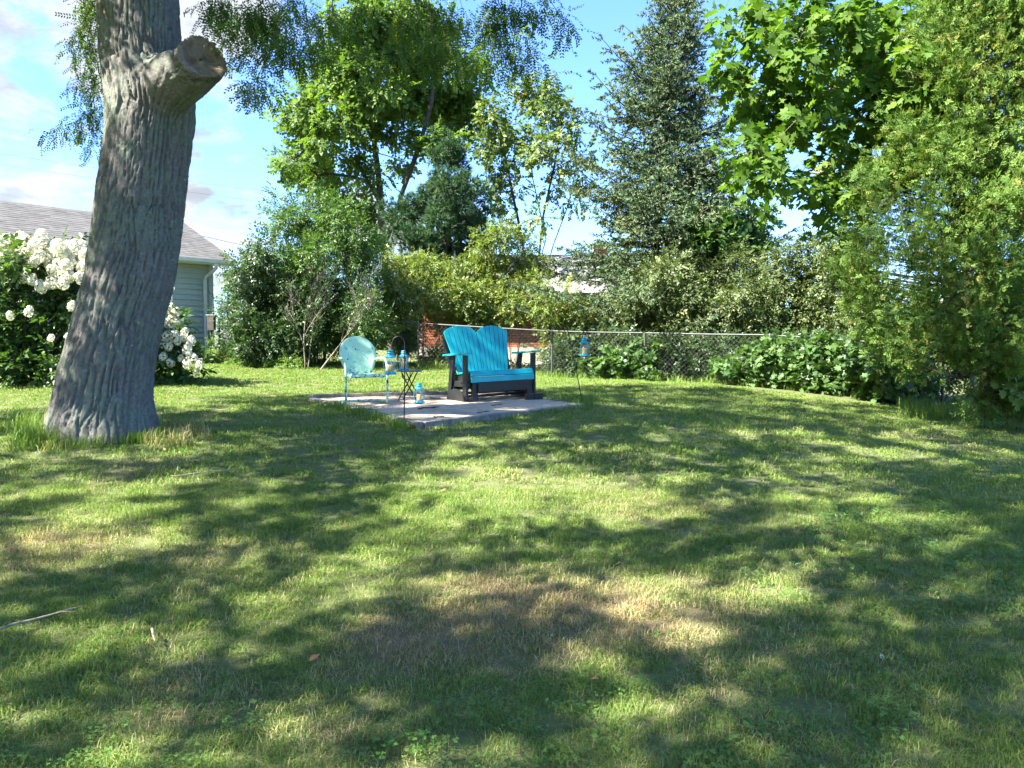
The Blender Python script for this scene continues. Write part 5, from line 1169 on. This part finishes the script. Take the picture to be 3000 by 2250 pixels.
# white cedar: plumes of flat sprays
def cedar():
    base = ground(2930, 1180, 10.9); t = thing('cedar_tree', 'tall yellow-green white cedar with drooping flat sprays before the fence', 'tree', base); o0 = np.asarray(base, float); r_ = np.random.default_rng(91)
    env = [(-350, 2960, 60), (-150, 2930, 150), (0, 2905, 175), (150, 2890, 185), (300, 2860, 200), (420, 2820, 215), (560, 2790, 250), (700, 2770, 265), (820, 2765, 280), (900, 2770, 265), (960, 2780, 250), (1030, 2800, 220), (1090, 2830, 180)]
    ys = np.array([e[0] for e in env]); P = []; D = []; N = []; Vr = []; stub0 = []; stub1 = []
    for k in range(790):
        py = r_.uniform(-330, 1060); cxp = np.interp(py, ys, [e[1] for e in env]); rp = np.interp(py, ys, [e[2] for e in env]); th_ = r_.uniform(0, 6.283)
        if math.sin(th_) > .55 and r_.uniform() < .7: continue
        c = W(cxp, py, 10.9); rad_m = rp * 10.9 / FPX; e = c + np.array([math.cos(th_), math.sin(th_) * .85, 0]) * rad_m * (r_.uniform(.74, 1.12) if k % 3 else r_.uniform(.25, .7)); e[2] = max(e[2], tz(e[0], e[1]) + .5)
        out = nrm(np.array([math.cos(th_), math.sin(th_), 0])); stub0.append(c - [0, 0, .25]); stub1.append(e)
        cl = r_.normal(0, .12); m_ = 66; L = r_.uniform(.35, .62)
        a = r_.uniform(0, 1, m_); off = r_.normal(0, .115, (m_, 3)) * np.array([1, 1, .8]); pts = e + out * ((a - .75) * .3)[:, None] + np.array([0, 0, 1]) * ((a - .45) * L)[:, None] + off
        P.append(pts); D.append(out * .55 + np.array([0, 0, .15]) + r_.normal(0, .45, (m_, 3)) + np.array([0, 0, -.35]) * (r_.uniform(0, 1, (m_, 1)) > .35)); N.append(np.cross(out, [0, 0, 1]) + r_.normal(0, .6, (m_, 3))); Vr.append(.48 + cl + r_.normal(0, .14, m_))
    P = np.concatenate(P); D = np.concatenate(D); N = np.concatenate(N); Vr = np.concatenate(Vr); brown = r_.uniform(size=len(P)) < .03; Vr = np.where(brown, 1, Vr)
    V, F, A = cloud(P - o0, D, N, r_.uniform(.095, .165, len(P)), [fan(s) for s in range(6)], Vr, 9); link('crown', mesh_np('crown', V, F, False, A), 'cedar_spray', t)
    s0, s1 = np.array(stub0) - o0, np.array(stub1) - o0; V, F = frusta(s0, s1, np.full(len(s0), .012), np.full(len(s0), .004), 4)
    tr = [W(2900, 1190, 10.9), W(2895, 800, 10.9), W(2915, 300, 10.9), W(2955, -340, 10.9)]; V2, F2 = frusta(np.array(tr[:-1]) - o0, np.array(tr[1:]) - o0, [.13, .10, .06], [.10, .06, .015], 8)
    link('trunk', mesh_np('trunk', np.concatenate([V, V2]), np.concatenate([F, F2 + len(V)]), True), 'branch_bark', t)
cedar()

# ------------------------------------------------------------------ shrubs
def shrub(name, label, px, py, d, blobs, rc, n, temps, mat, seed, bark='branch_dark', dens=1.5, size=(.8, 1.2), depth=.6, stems=5, group=None, tip=.005, spread=.5, hang=.15, base_var=.5, cat='shrub', dead=None, vary=.13):
    dens *= 1.7; n = int(n * 1.9); b = ground(px, py, d); r_ = np.random.default_rng(seed); B = pxblobs(blobs, d, depth, seed); C = fill(B, rc, dens, seed)
    C[:, 2] = np.maximum(C[:, 2], terrain(C[:, 0], C[:, 1]) + (.05 if cat == 'weed' else .14))
    ctr = np.mean(np.array(B)[:, :3], 0); hi = max(q[2] for q in B) - b[2]; S = []
    for k in range(stems):
        a = k * 6.283 / stems + r_.uniform(0, 1); o_ = np.array([math.cos(a), math.sin(a) * .6, 0]); p1 = b + o_ * .12; p1[2] = tz(p1[0], p1[1]); S.append(np.array([p1, b + o_ * spread * .5 + [0, 0, hi * .25], (b + ctr) / 2 + o_ * spread + [0, 0, hi * .15]]))
    return tree(name, label, cat, b, S, C, rc * 1.15, n, temps, mat, bark, size, seed, tip=tip, gain=.42, hang=hang, upn=.8, twigs=4, step=.3, group=group, trunk_name='stems', crown_name='foliage', base_var=base_var, vary=vary)
# left group
shrub('leafy_tree', 'bright green leafy young tree, tallest of the bushes left of the chair', 940, 1078, 18.2, [(845, 600, 26), (820, 660, 34), (870, 650, 40), (930, 620, 50), (1000, 640, 50), (960, 690, 70), (870, 740, 66), (1040, 690, 50), (1070, 760, 60), (960, 790, 80), (860, 830, 70), (1060, 850, 66), (960, 900, 90), (1080, 930, 50), (860, 930, 76), (1020, 990, 70), (920, 1010, 70)], .30, 26, sp_lance, 'bush_leaf', 101, cat='tree', size=(.9, 1.3), depth=1.0)
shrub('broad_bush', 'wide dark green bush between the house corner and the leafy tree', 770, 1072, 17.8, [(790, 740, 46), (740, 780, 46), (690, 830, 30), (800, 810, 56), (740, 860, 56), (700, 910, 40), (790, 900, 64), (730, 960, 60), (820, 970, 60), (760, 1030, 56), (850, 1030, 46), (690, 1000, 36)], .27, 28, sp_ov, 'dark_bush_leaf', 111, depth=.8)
shrub('pale_bush', 'pale yellow-green bush just past the house corner', 672, 1056, 23, [(668, 850, 26), (690, 880, 30), (660, 900, 26), (680, 930, 30), (655, 940, 20)], .26, 15, sp_small, 'weed_leaf', 121, depth=.4)
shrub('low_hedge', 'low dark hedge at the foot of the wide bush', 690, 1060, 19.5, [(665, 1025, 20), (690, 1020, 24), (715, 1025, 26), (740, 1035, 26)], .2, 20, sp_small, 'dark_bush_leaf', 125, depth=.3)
# bare-stemmed shrub in front of them
def bare_shrub():
    b = ground(893, 1078, 17.0); t = thing('bare_shrub', 'half-bare shrub with grey stems in front of the leafy tree', 'shrub', b); r_ = np.random.default_rng(5); P0 = []; P1 = []; R0 = []; R1 = []
    def grow(p, d_, L, r0, lev):
        n = 6; cur = p
        for i in range(n):
            nx_ = cur + d_ * L / n; P0.append(cur); P1.append(nx_); R0.append(r0 * (1 - .6 * i / n)); R1.append(r0 * (1 - .6 * (i + 1) / n)); cur = nx_; d_ = nrm(d_ + r_.normal(0, .09, 3) + np.array([0, 0, .03]))
            if lev < 4 and i > 0 and r_.uniform() < .9: grow(cur, nrm(d_ + r_.normal(0, .38, 3) * np.array([1, .7, .4])), L * r_.uniform(.45, .7), r0 * .55, lev + 1)
    grow(b + [0, 0, -.05], nrm(np.array([.03, 0, 1])), 1.5, .022, 1); grow(b + [.06, 0, -.05], nrm(np.array([.12, .1, 1])), 1.3, .016, 1); b3 = ground(935, 1070, 17.0); grow(b3 + [0, 0, -.05], nrm(np.array([.75, 0, 1])), 1.5, .022, 1)
    V, F = frusta(np.array(P0) - b, np.array(P1) - b, R0, R1, 5); link('stems', mesh_np('stems', V, F, True), 'branch_pale', t)
    E = np.array(P1)[::7]; E = E[E[:, 2] > b[2] + .5]; P, D, N, cv = leaves_on(E, .14, 2, 3); V, F, A = cloud(P - b, D, N, r_.uniform(.7, 1, len(P)), sp_small, .6 + cv, 3); link('foliage', mesh_np('foliage', V, F, False, A), 'dark_bush_leaf', t)
bare_shrub()
# lilacs behind the fence
LG = 'lilac bushes behind the fence'
shrub('lilac_bush', 'sunlit lilac bush behind the chair and table', 1190, 1075, 19.6, [(1150, 790, 46), (1210, 800, 50), (1140, 850, 54), (1200, 880, 56), (1110, 900, 40), (1250, 870, 46), (1170, 930, 40), (1250, 810, 36), (1120, 960, 36), (1230, 930, 30)], .28, 24, sp_ov, 'lilac_leaf', 131, 'branch_bark', depth=.8, group=LG)
shrub('lilac_bush', 'lilac bush with yellowing leaves directly behind the turquoise bench', 1345, 1075, 20.0, [(1310, 800, 46), (1360, 790, 50), (1300, 860, 54), (1370, 870, 56), (1330, 920, 46), (1420, 850, 46), (1400, 940, 50), (1440, 950, 40), (1320, 950, 40), (1360, 960, 36), (1440, 890, 46), (1440, 1000, 24)], .28, 24, sp_ov, 'lilac_leaf', 141, 'branch_bark', depth=.8, group=LG)
shrub('lilac_bush', 'tallest lilac bush, rising beside the spruce foot', 1500, 1080, 20.3, [(1450, 710, 40), (1510, 700, 46), (1450, 770, 50), (1530, 780, 56), (1470, 840, 50), (1530, 850, 44), (1500, 900, 46), (1410, 760, 30), (1470, 925, 30), (1450, 900, 46)], .28, 24, sp_ov, 'lilac_leaf', 151, 'branch_bark', depth=.8, group=LG)
shrub('lilac_bush', 'low lilac bush in front of the brick wall under the spruce boughs', 1640, 1085, 18.9, [(1590, 890, 34), (1640, 880, 40), (1690, 910, 40), (1620, 940, 40), (1680, 970, 44), (1730, 950, 44), (1640, 1010, 34), (1720, 1020, 36), (1600, 840, 30)], .26, 20, sp_ov, 'lilac_leaf', 157, 'branch_bark', depth=.5, group=LG)
# leaning bare trunks under the spruce
def leaning():
    b = ground(1690, 1090, 19.2); t = thing('leaning_stems', 'dark crooked stems leaning left under the spruce', 'shrub', b)
    for i, (pts, r0) in enumerate([([(1690, 1090), (1680, 960), (1620, 910), (1560, 865), (1540, 840)], .05), ([(1670, 960), (1600, 935), (1530, 912), (1500, 905)], .03), ([(1640, 930), (1590, 880), (1520, 862)], .025), ([(1690, 1000), (1640, 955), (1600, 950), (1570, 925)], .022)]):
        P = np.array([W(a, c, 19.2 - .1 * i) for a, c in pts]); P[0][2] = min(P[0][2], P[0][2]); mb = MB(); mb.tube(P - b, np.linspace(r0, r0 * .4, len(P)), 8); link('stem', mb, 'branch_bark', t)
leaning()
shrub('young_conifer', 'small bright green clipped shrub behind the gate post', 1195, 1075, 20.5, [(1195, 975, 24), (1180, 985, 18), (1212, 985, 16), (1196, 1010, 24)], .14, 26, sp_small, 'weed_leaf', 155, depth=.15, stems=3)
shrub('fence_bush', 'leafy bush in front of the brick wall beside the gate', 1275, 1086, 18.9, [(1255, 1040, 28), (1290, 1050, 30), (1270, 1075, 26), (1310, 1075, 24)], .18, 20, sp_lance, 'lilac_leaf', 158, depth=.25)
# honeysuckle hedge along the fence
HG = 'hedge shrubs behind the fence'
hedge = [('pale-leaved hedge shrub nearest the spruce, behind the hanging lantern', 1850, 17.9, [(1830, 980, 40), (1860, 930, 46), (1870, 860, 46), (1900, 1000, 50), (1840, 1050, 46), (1790, 1020, 36)], 1),
         ('full pale hedge shrub above the second fence post', 1990, 17.7, [(1930, 800, 46), (1990, 780, 46), (1960, 860, 60), (2030, 850, 56), (1930, 930, 56), (2010, 940, 66), (1960, 1020, 60), (2050, 1020, 50), (1900, 780, 30)], 1),
         ('pale hedge shrub under the sky gap between spruce and sycamore', 2170, 17.2, [(2100, 800, 50), (2170, 790, 50), (2240, 800, 46), (2120, 880, 60), (2200, 880, 62), (2130, 960, 60), (2210, 970, 60), (2170, 1040, 56)], 1),
         ('pale hedge shrub just below the lowest sycamore leaves', 2340, 16.6, [(2290, 770, 40), (2350, 760, 46), (2410, 750, 46), (2300, 850, 60), (2390, 840, 62), (2340, 930, 66), (2420, 940, 60), (2350, 1020, 60)], 1),
         ('tall hedge shrub tucked against the left side of the cedar', 2490, 15.6, [(2430, 710, 36), (2480, 740, 46), (2450, 820, 56), (2520, 850, 50), (2480, 920, 60), (2500, 1000, 60), (2560, 980, 50)], 1)]
for i, (lab, px, d, bl_, _) in enumerate(hedge):
    shrub('hedge_shrub', lab, px, 1080, d, bl_, .26, 21, sp_ov, 'honeysuckle_leaf', 160 + i * 7, depth=.7, group=HG, size=(.85, 1.25), base_var=.5)
shrub('green_sapling', 'fresh green young tree rising from the hedge beside the spruce', 2090, 1070, 18.6, [(2000, 690, 36), (2060, 650, 40), (2120, 640, 40), (2180, 680, 46), (2230, 660, 34), (2050, 720, 50), (2130, 710, 54), (2200, 740, 46), (2110, 780, 50)], .28, 14, sp_vine, 'vine_leaf', 201, cat='tree', depth=.6, size=(.9, 1.3))
dk = [(1620, 1040, 30), (1700, 1050, 36), (1760, 1060, 40), (2400, 1080, 40), (2600, 1070, 50), (2680, 1080, 50)]
# maple seedlings and vine on and before the fence
VG = 'maple seedlings along the fence'
vines = [('maple seedlings at the foot of the fence behind the tilted hook', 1760, 17.0, [(1740, 1080, 22), (1770, 1060, 24), (1800, 1085, 20)]),
         ('pale green maple seedlings left of the second fence post', 1850, 16.7, [(1830, 1060, 26), (1850, 1095, 24), (1880, 1090, 22), (1890, 1030, 24)]),
         ('maple seedlings low against the middle of the fence', 2130, 15.6, [(2110, 1085, 26), (2140, 1070, 24), (2160, 1100, 22)]),
         ('maple vine climbing the third fence post', 2260, 15.1, [(2230, 1060, 30), (2270, 1040, 34), (2300, 1090, 36), (2250, 1110, 28), (2290, 1020, 26)]),
         ('dense maple vine hanging over the fence under the tall hedge shrub', 2400, 14.5, [(2360, 1040, 40), (2420, 1030, 44), (2380, 1100, 40), (2450, 1090, 46), (2480, 1030, 40), (2430, 1130, 30)]),
         ('dark maple vine covering the fence below the cedar', 2590, 13.6, [(2530, 1060, 44), (2590, 1080, 46), (2650, 1070, 46), (2560, 1130, 36), (2620, 1140, 34), (2680, 1120, 40)])]
for i, (lab, px, d, bl_) in enumerate(vines):
    shrub('maple_seedling', lab, px, 1130, d, bl_, .2, 11, sp_vine, 'vine_leaf', 220 + i * 9, depth=.2, group=VG, stems=4, tip=.003, size=(.75, 1.1), spread=.3)
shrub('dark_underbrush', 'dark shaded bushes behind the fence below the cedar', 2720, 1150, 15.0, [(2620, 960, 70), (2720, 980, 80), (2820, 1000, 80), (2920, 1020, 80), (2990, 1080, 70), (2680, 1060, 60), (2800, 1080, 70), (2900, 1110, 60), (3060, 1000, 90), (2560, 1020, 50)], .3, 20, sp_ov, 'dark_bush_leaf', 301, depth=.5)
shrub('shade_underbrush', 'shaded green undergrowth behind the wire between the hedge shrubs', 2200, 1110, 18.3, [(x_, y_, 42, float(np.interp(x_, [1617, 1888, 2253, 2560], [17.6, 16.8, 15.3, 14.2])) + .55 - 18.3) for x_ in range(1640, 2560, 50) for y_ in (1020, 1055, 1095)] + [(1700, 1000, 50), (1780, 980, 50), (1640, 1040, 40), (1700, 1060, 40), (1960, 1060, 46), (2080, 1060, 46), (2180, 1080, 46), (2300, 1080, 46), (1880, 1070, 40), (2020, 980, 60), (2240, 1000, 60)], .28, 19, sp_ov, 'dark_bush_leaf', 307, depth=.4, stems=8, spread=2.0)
# weeds in the right corner
shrub('weed_clump', 'bright weeds with toothed leaves at the lawn edge under the cedar', 2885, 1235, 10.9, [(2850, 1165, 26), (2890, 1155, 30), (2930, 1170, 28), (2880, 1195, 28), (2920, 1205, 24), (2850, 1200, 20)], .14, 14, sp_lance, 'weed_leaf', 311, depth=.15, stems=6, tip=.003, cat='weed', size=(.6, .9), spread=.2)
shrub('weed_clump', 'broad-leaved weeds at the right end of the fence strip', 2985, 1240, 10.6, [(2975, 1140, 26), (3010, 1120, 34), (2990, 1180, 26), (3030, 1180, 36)], .15, 10, sp_vine, 'weed_leaf', 317, depth=.15, stems=5, tip=.003, cat='weed', spread=.2)
shrub('weed_clump', 'small weeds at the foot of the downspout', 615, 1062, 18.0, [(612, 1030, 12), (622, 1012, 9), (606, 1046, 14), (632, 1048, 12)], .10, 10, sp_lance, 'weed_leaf', 321, depth=.1, stems=3, tip=.003, cat='weed', size=(.5, .8), spread=.1)
for i, (px, py, d) in enumerate(((690, 1066, 17.6), (740, 1070, 17.4), (800, 1072, 17.2), (850, 1076, 17.0))):
    shrub('weed_clump', ['low weeds before the low hedge', 'low weeds before the wide bush', 'low weeds under the edge of the wide bush', 'low weeds at the foot of the half-bare shrub'][i], px, py, d, [(px, py - 8, 18), (px + 18, py - 4, 14)], .12, 12, sp_lance, 'weed_leaf', 330 + i * 5, depth=.1, stems=3, tip=.003, cat='weed', size=(.5, .8), spread=.2)
# ------------------------------------------------------------------ hydrangeas
def hydrangea(label, px, py, d, blobs, heads, seed, n=13):
    t = shrub('hydrangea_bush', label, px, py, d, blobs, .26, n, sp_hyd, 'hydrangea_leaf', seed, 'branch_bark', depth=.35, size=(.8, 1.15)); b = np.array(t.location); r_ = np.random.default_rng(seed)
    ms = []
    for s in range(4):
        V = []; F = []; A = []; q_ = np.random.default_rng(seed + s)
        for k in range(110):
            zc = q_.uniform(-.9, 1); a = q_.uniform(0, 6.283); rr_ = (math.sqrt(max(0, 1 - zc * zc)) * (1.0 - .25 * max(zc, 0))); c = np.array([rr_ * math.cos(a), rr_ * math.sin(a), zc * 1.15]); dv = nrm(c); u = nrm(np.cross(dv, q_.normal(0, 1, 3))); w = np.cross(dv, u); s_ = .24 * q_.uniform(.7, 1.2); o = len(V); c = c * q_.uniform(.82, 1.05); lift = dv * s_ * .35
            V += [c, c + u * s_ + lift, c + (u + w) * s_ * .6, c + w * s_ + lift, c + (w - u) * s_ * .6, c - u * s_ + lift, c - (u + w) * s_ * .6, c - w * s_ + lift, c + (u - w) * s_ * .6]; F += [(o, o + j, o + j % 8 + 1) for j in range(1, 9)]; A += [q_.uniform(.3, 1)] * 8
        me = mesh_np('flower_head', np.array(V) * .085, np.array(F), False, A); me.materials.append(MATS['flower_petal']); ms.append(me)
    for i, (hx, hy, sc, dd) in enumerate(heads):
        p = W(hx, hy, d + dd); o = link('flower_head', ms[i % 4], None, t); o.location = tuple(p - b); s = sc; o.scale = (s, s, s * r_.uniform(1, 1.3)); o.rotation_euler = (r_.normal(0, .3), r_.normal(0, .3), r_.uniform(0, 6))
    return t
r_ = np.random.default_rng(77); H1 = []
for hx in range(-60, 265, 23):
    for hy in (708, 730, 755): H1.append((hx + r_.normal(0, 7), hy + max(0, hx - 60) * .12 + r_.normal(0, 7), r_.uniform(.85, 1.25), -.35 + r_.normal(0, .15)))
H1 += [(122, 690, 1.1, -.3), (60, 700, 1.2, -.3), (155, 795, 1.0, -.6), (176, 805, .8, -.6), (205, 808, .9, -.6), (235, 815, 1.0, -.6), (150, 828, 1.1, -.65), (185, 832, 1.0, -.65), (120, 840, 1.0, -.65), (170, 775, 1.0, -.5), (195, 780, 1.1, -.5), (245, 785, 1.1, -.5), (75, 812, .9, -.5), (85, 912, .8, -.7), (30, 925, .7, -.7), (213, 898, .9, -.7), (205, 985, .8, -.7), (150, 990, .6, -.7), (215, 955, .7, -.7), (95, 820, .9, -.6), (100, 765, .9, -.5)]
hydrangea('tall hydrangea bush with creamy flower heads left of the leaning trunk', 110, 1150, 12.9, [(-60, 760, 70), (20, 770, 60), (100, 760, 60), (180, 780, 60), (240, 810, 50), (-40, 860, 70), (50, 880, 60), (150, 870, 60), (230, 900, 60), (0, 960, 70), (100, 970, 66), (200, 980, 70), (20, 1060, 66), (110, 1070, 66), (200, 1070, 60), (270, 1000, 50), (260, 1080, 50)], H1, 401)
H2 = [(500, 842, .8, 0), (494, 870, .8, 0), (498, 905, .9, -.1), (515, 915, .9, -.1), (505, 935, .9, -.1), (500, 958, .8, -.1), (488, 985, .9, -.2), (510, 985, 1, -.2), (480, 1005, .9, -.2), (495, 1015, .8, -.2), (540, 975, .8, -.1), (535, 992, .7, -.1), (560, 998, .9, -.1), (548, 1022, .9, -.2), (520, 1000, .7, -.2), (555, 1038, .7, -.2), (570, 1050, .7, -.2), (548, 1065, .9, -.25), (500, 1063, .8, -.25), (585, 1067, .8, -.2), (478, 1045, .8, -.25), (490, 945, .8, -.1), (520, 940, .6, -.1), (575, 1090, .5, -.2), (530, 1050, .6, -.2)]
hydrangea('lower hydrangea bush with white heads right of the leaning trunk before the house wall', 470, 1128, 13.3, [(470, 900, 26), (465, 960, 36), (490, 950, 24), (480, 1020, 46), (520, 1010, 34), (450, 1070, 50), (510, 1070, 44), (550, 1060, 34), (560, 1085, 22), (430, 990, 40), (420, 1080, 46), (500, 1100, 34)], H2, 411, 13)
# ------------------------------------------------------------------ long grass
tbx = tb
ang = rng.uniform(2.6, 6.2, 110); rad_g = rng.uniform(.50, .78, 110)
long_grass('long_grass', 'long grass round the foot of the big trunk', np.c_[tbx[0] + np.cos(ang) * rad_g, tbx[1] + np.sin(ang) * rad_g * .9], .07, .18, .003, 'long_grass', 26, .10, .9, 1)
q = np.array([G_at(a, b_)[:2] for a, b_ in zip(rng.uniform(0, 200, 42), rng.uniform(1235, 1320, 42))]); long_grass('long_grass', 'tall untrimmed grass on the house side of the big trunk', q, .12, .30, .003, 'long_grass', 30, .11, .8, 2)
q = np.array([G_at(a, b_)[:2] for a, b_ in zip(rng.uniform(420, 610, 26), rng.uniform(1255, 1310, 26))]); long_grass('dry_grass', 'dry brown grass clump right of the trunk foot', q, .10, .24, .003, 'dry_long_grass', 34, .09, 1.1, 3)
q = np.array([G_at(a, b_)[:2] for a, b_ in zip(rng.uniform(90, 210, 10), rng.uniform(1285, 1325, 10))]); long_grass('dry_grass', 'dry grass stalks left of the trunk foot', q, .10, .2, .003, 'dry_long_grass', 20, .08, 1.2, 4)
gr = np.concatenate([along(ext(PL, PF, -.25) + [-.13, -.10, 0], ext(PF, PL, -.9) + [-.13, -.10, 0], 60, .05), along(PF + [-.05, -.16, 0], PF + [-.35, .1, 0], 16, .07)]); long_grass('long_grass', 'untrimmed grass overhanging the near left edge of the patio', gr, .07, .17, .0028, 'long_grass', 24, .07, .8, 5)
gr = np.concatenate([along(PF + ft * .2 + [.10, -.13, 0], PR + [.08, -.10, 0], 26, .05), along(PR + [.10, 0, 0], PB + [.12, .05, 0], 30, .06)]); long_grass('long_grass', 'untrimmed grass along the right edges of the patio', gr, .04, .13, .0028, 'long_grass', 18, .07, .8, 6)
q = np.array([G_at(a, b_)[:2] for a, b_ in zip(rng.uniform(1685, 1760, 12), rng.uniform(1168, 1200, 12))]); long_grass('long_grass', 'grass clump at the foot of the tilted hook', q, .07, .16, .0028, 'long_grass', 22, .07, .8, 7)
fl = []
for a, b_ in zip(FP[:-1], FP[1:]): n_ = int(np.hypot(*(b_ - a)[:2]) * 13); fl.append(along(a + [-.05, -.12, 0], b_ + [-.05, -.12, 0], n_, .12))
long_grass('long_grass', 'unmown grass strip along the foot of the fence', np.concatenate(fl), .10, .26, .004, 'long_grass', 22, .12, .8, 8)
q = np.array([G_at(a, b_)[:2] for a, b_ in zip(rng.uniform(2640, 3000, 60), 1195 + rng.uniform(0, 40, 60))]); q[:, 1] += .1; long_grass('long_grass', 'tall lush grass below the cedar', q, .14, .32, .004, 'long_grass', 26, .12, .8, 9)
q = np.array([G_at(a, b_)[:2] for a, b_ in zip(rng.uniform(1930, 1990, 10), 1110 + rng.uniform(0, 8, 10))]); long_grass('long_grass', 'tall yellowing grass at the second fence post', q, .2, .42, .004, 'dry_long_grass', 26, .12, .7, 10)
# far woodland edge closing the view behind the gardens
def far_wood():
    r_ = np.random.default_rng(17); C = []
    for k in range(420):
        x = r_.uniform(-14, 48); d = r_.uniform(44, 52); hmax = 3.2 + 2.0 * fbm(np.array([[x * .15, 3, 1]]), 3, 3)[0] + (x > 15) * 2; C.append((x, d, .6 + hmax * r_.uniform(0, 1) ** .8))
    P, D, N, cv = leaves_on(np.array(C), 1.0, 10, 5); V, F, A = cloud(P, D, N, r_.uniform(3.5, 5.0, len(P)), sp_maple, .4 + cv + r_.normal(0, .12, len(P)), 3)
    o = link('woodland', mesh_np('woodland', V, F, False, A), 'bush_leaf'); stuff(o); o['label'] = 'distant line of trees beyond the gardens'
far_wood()
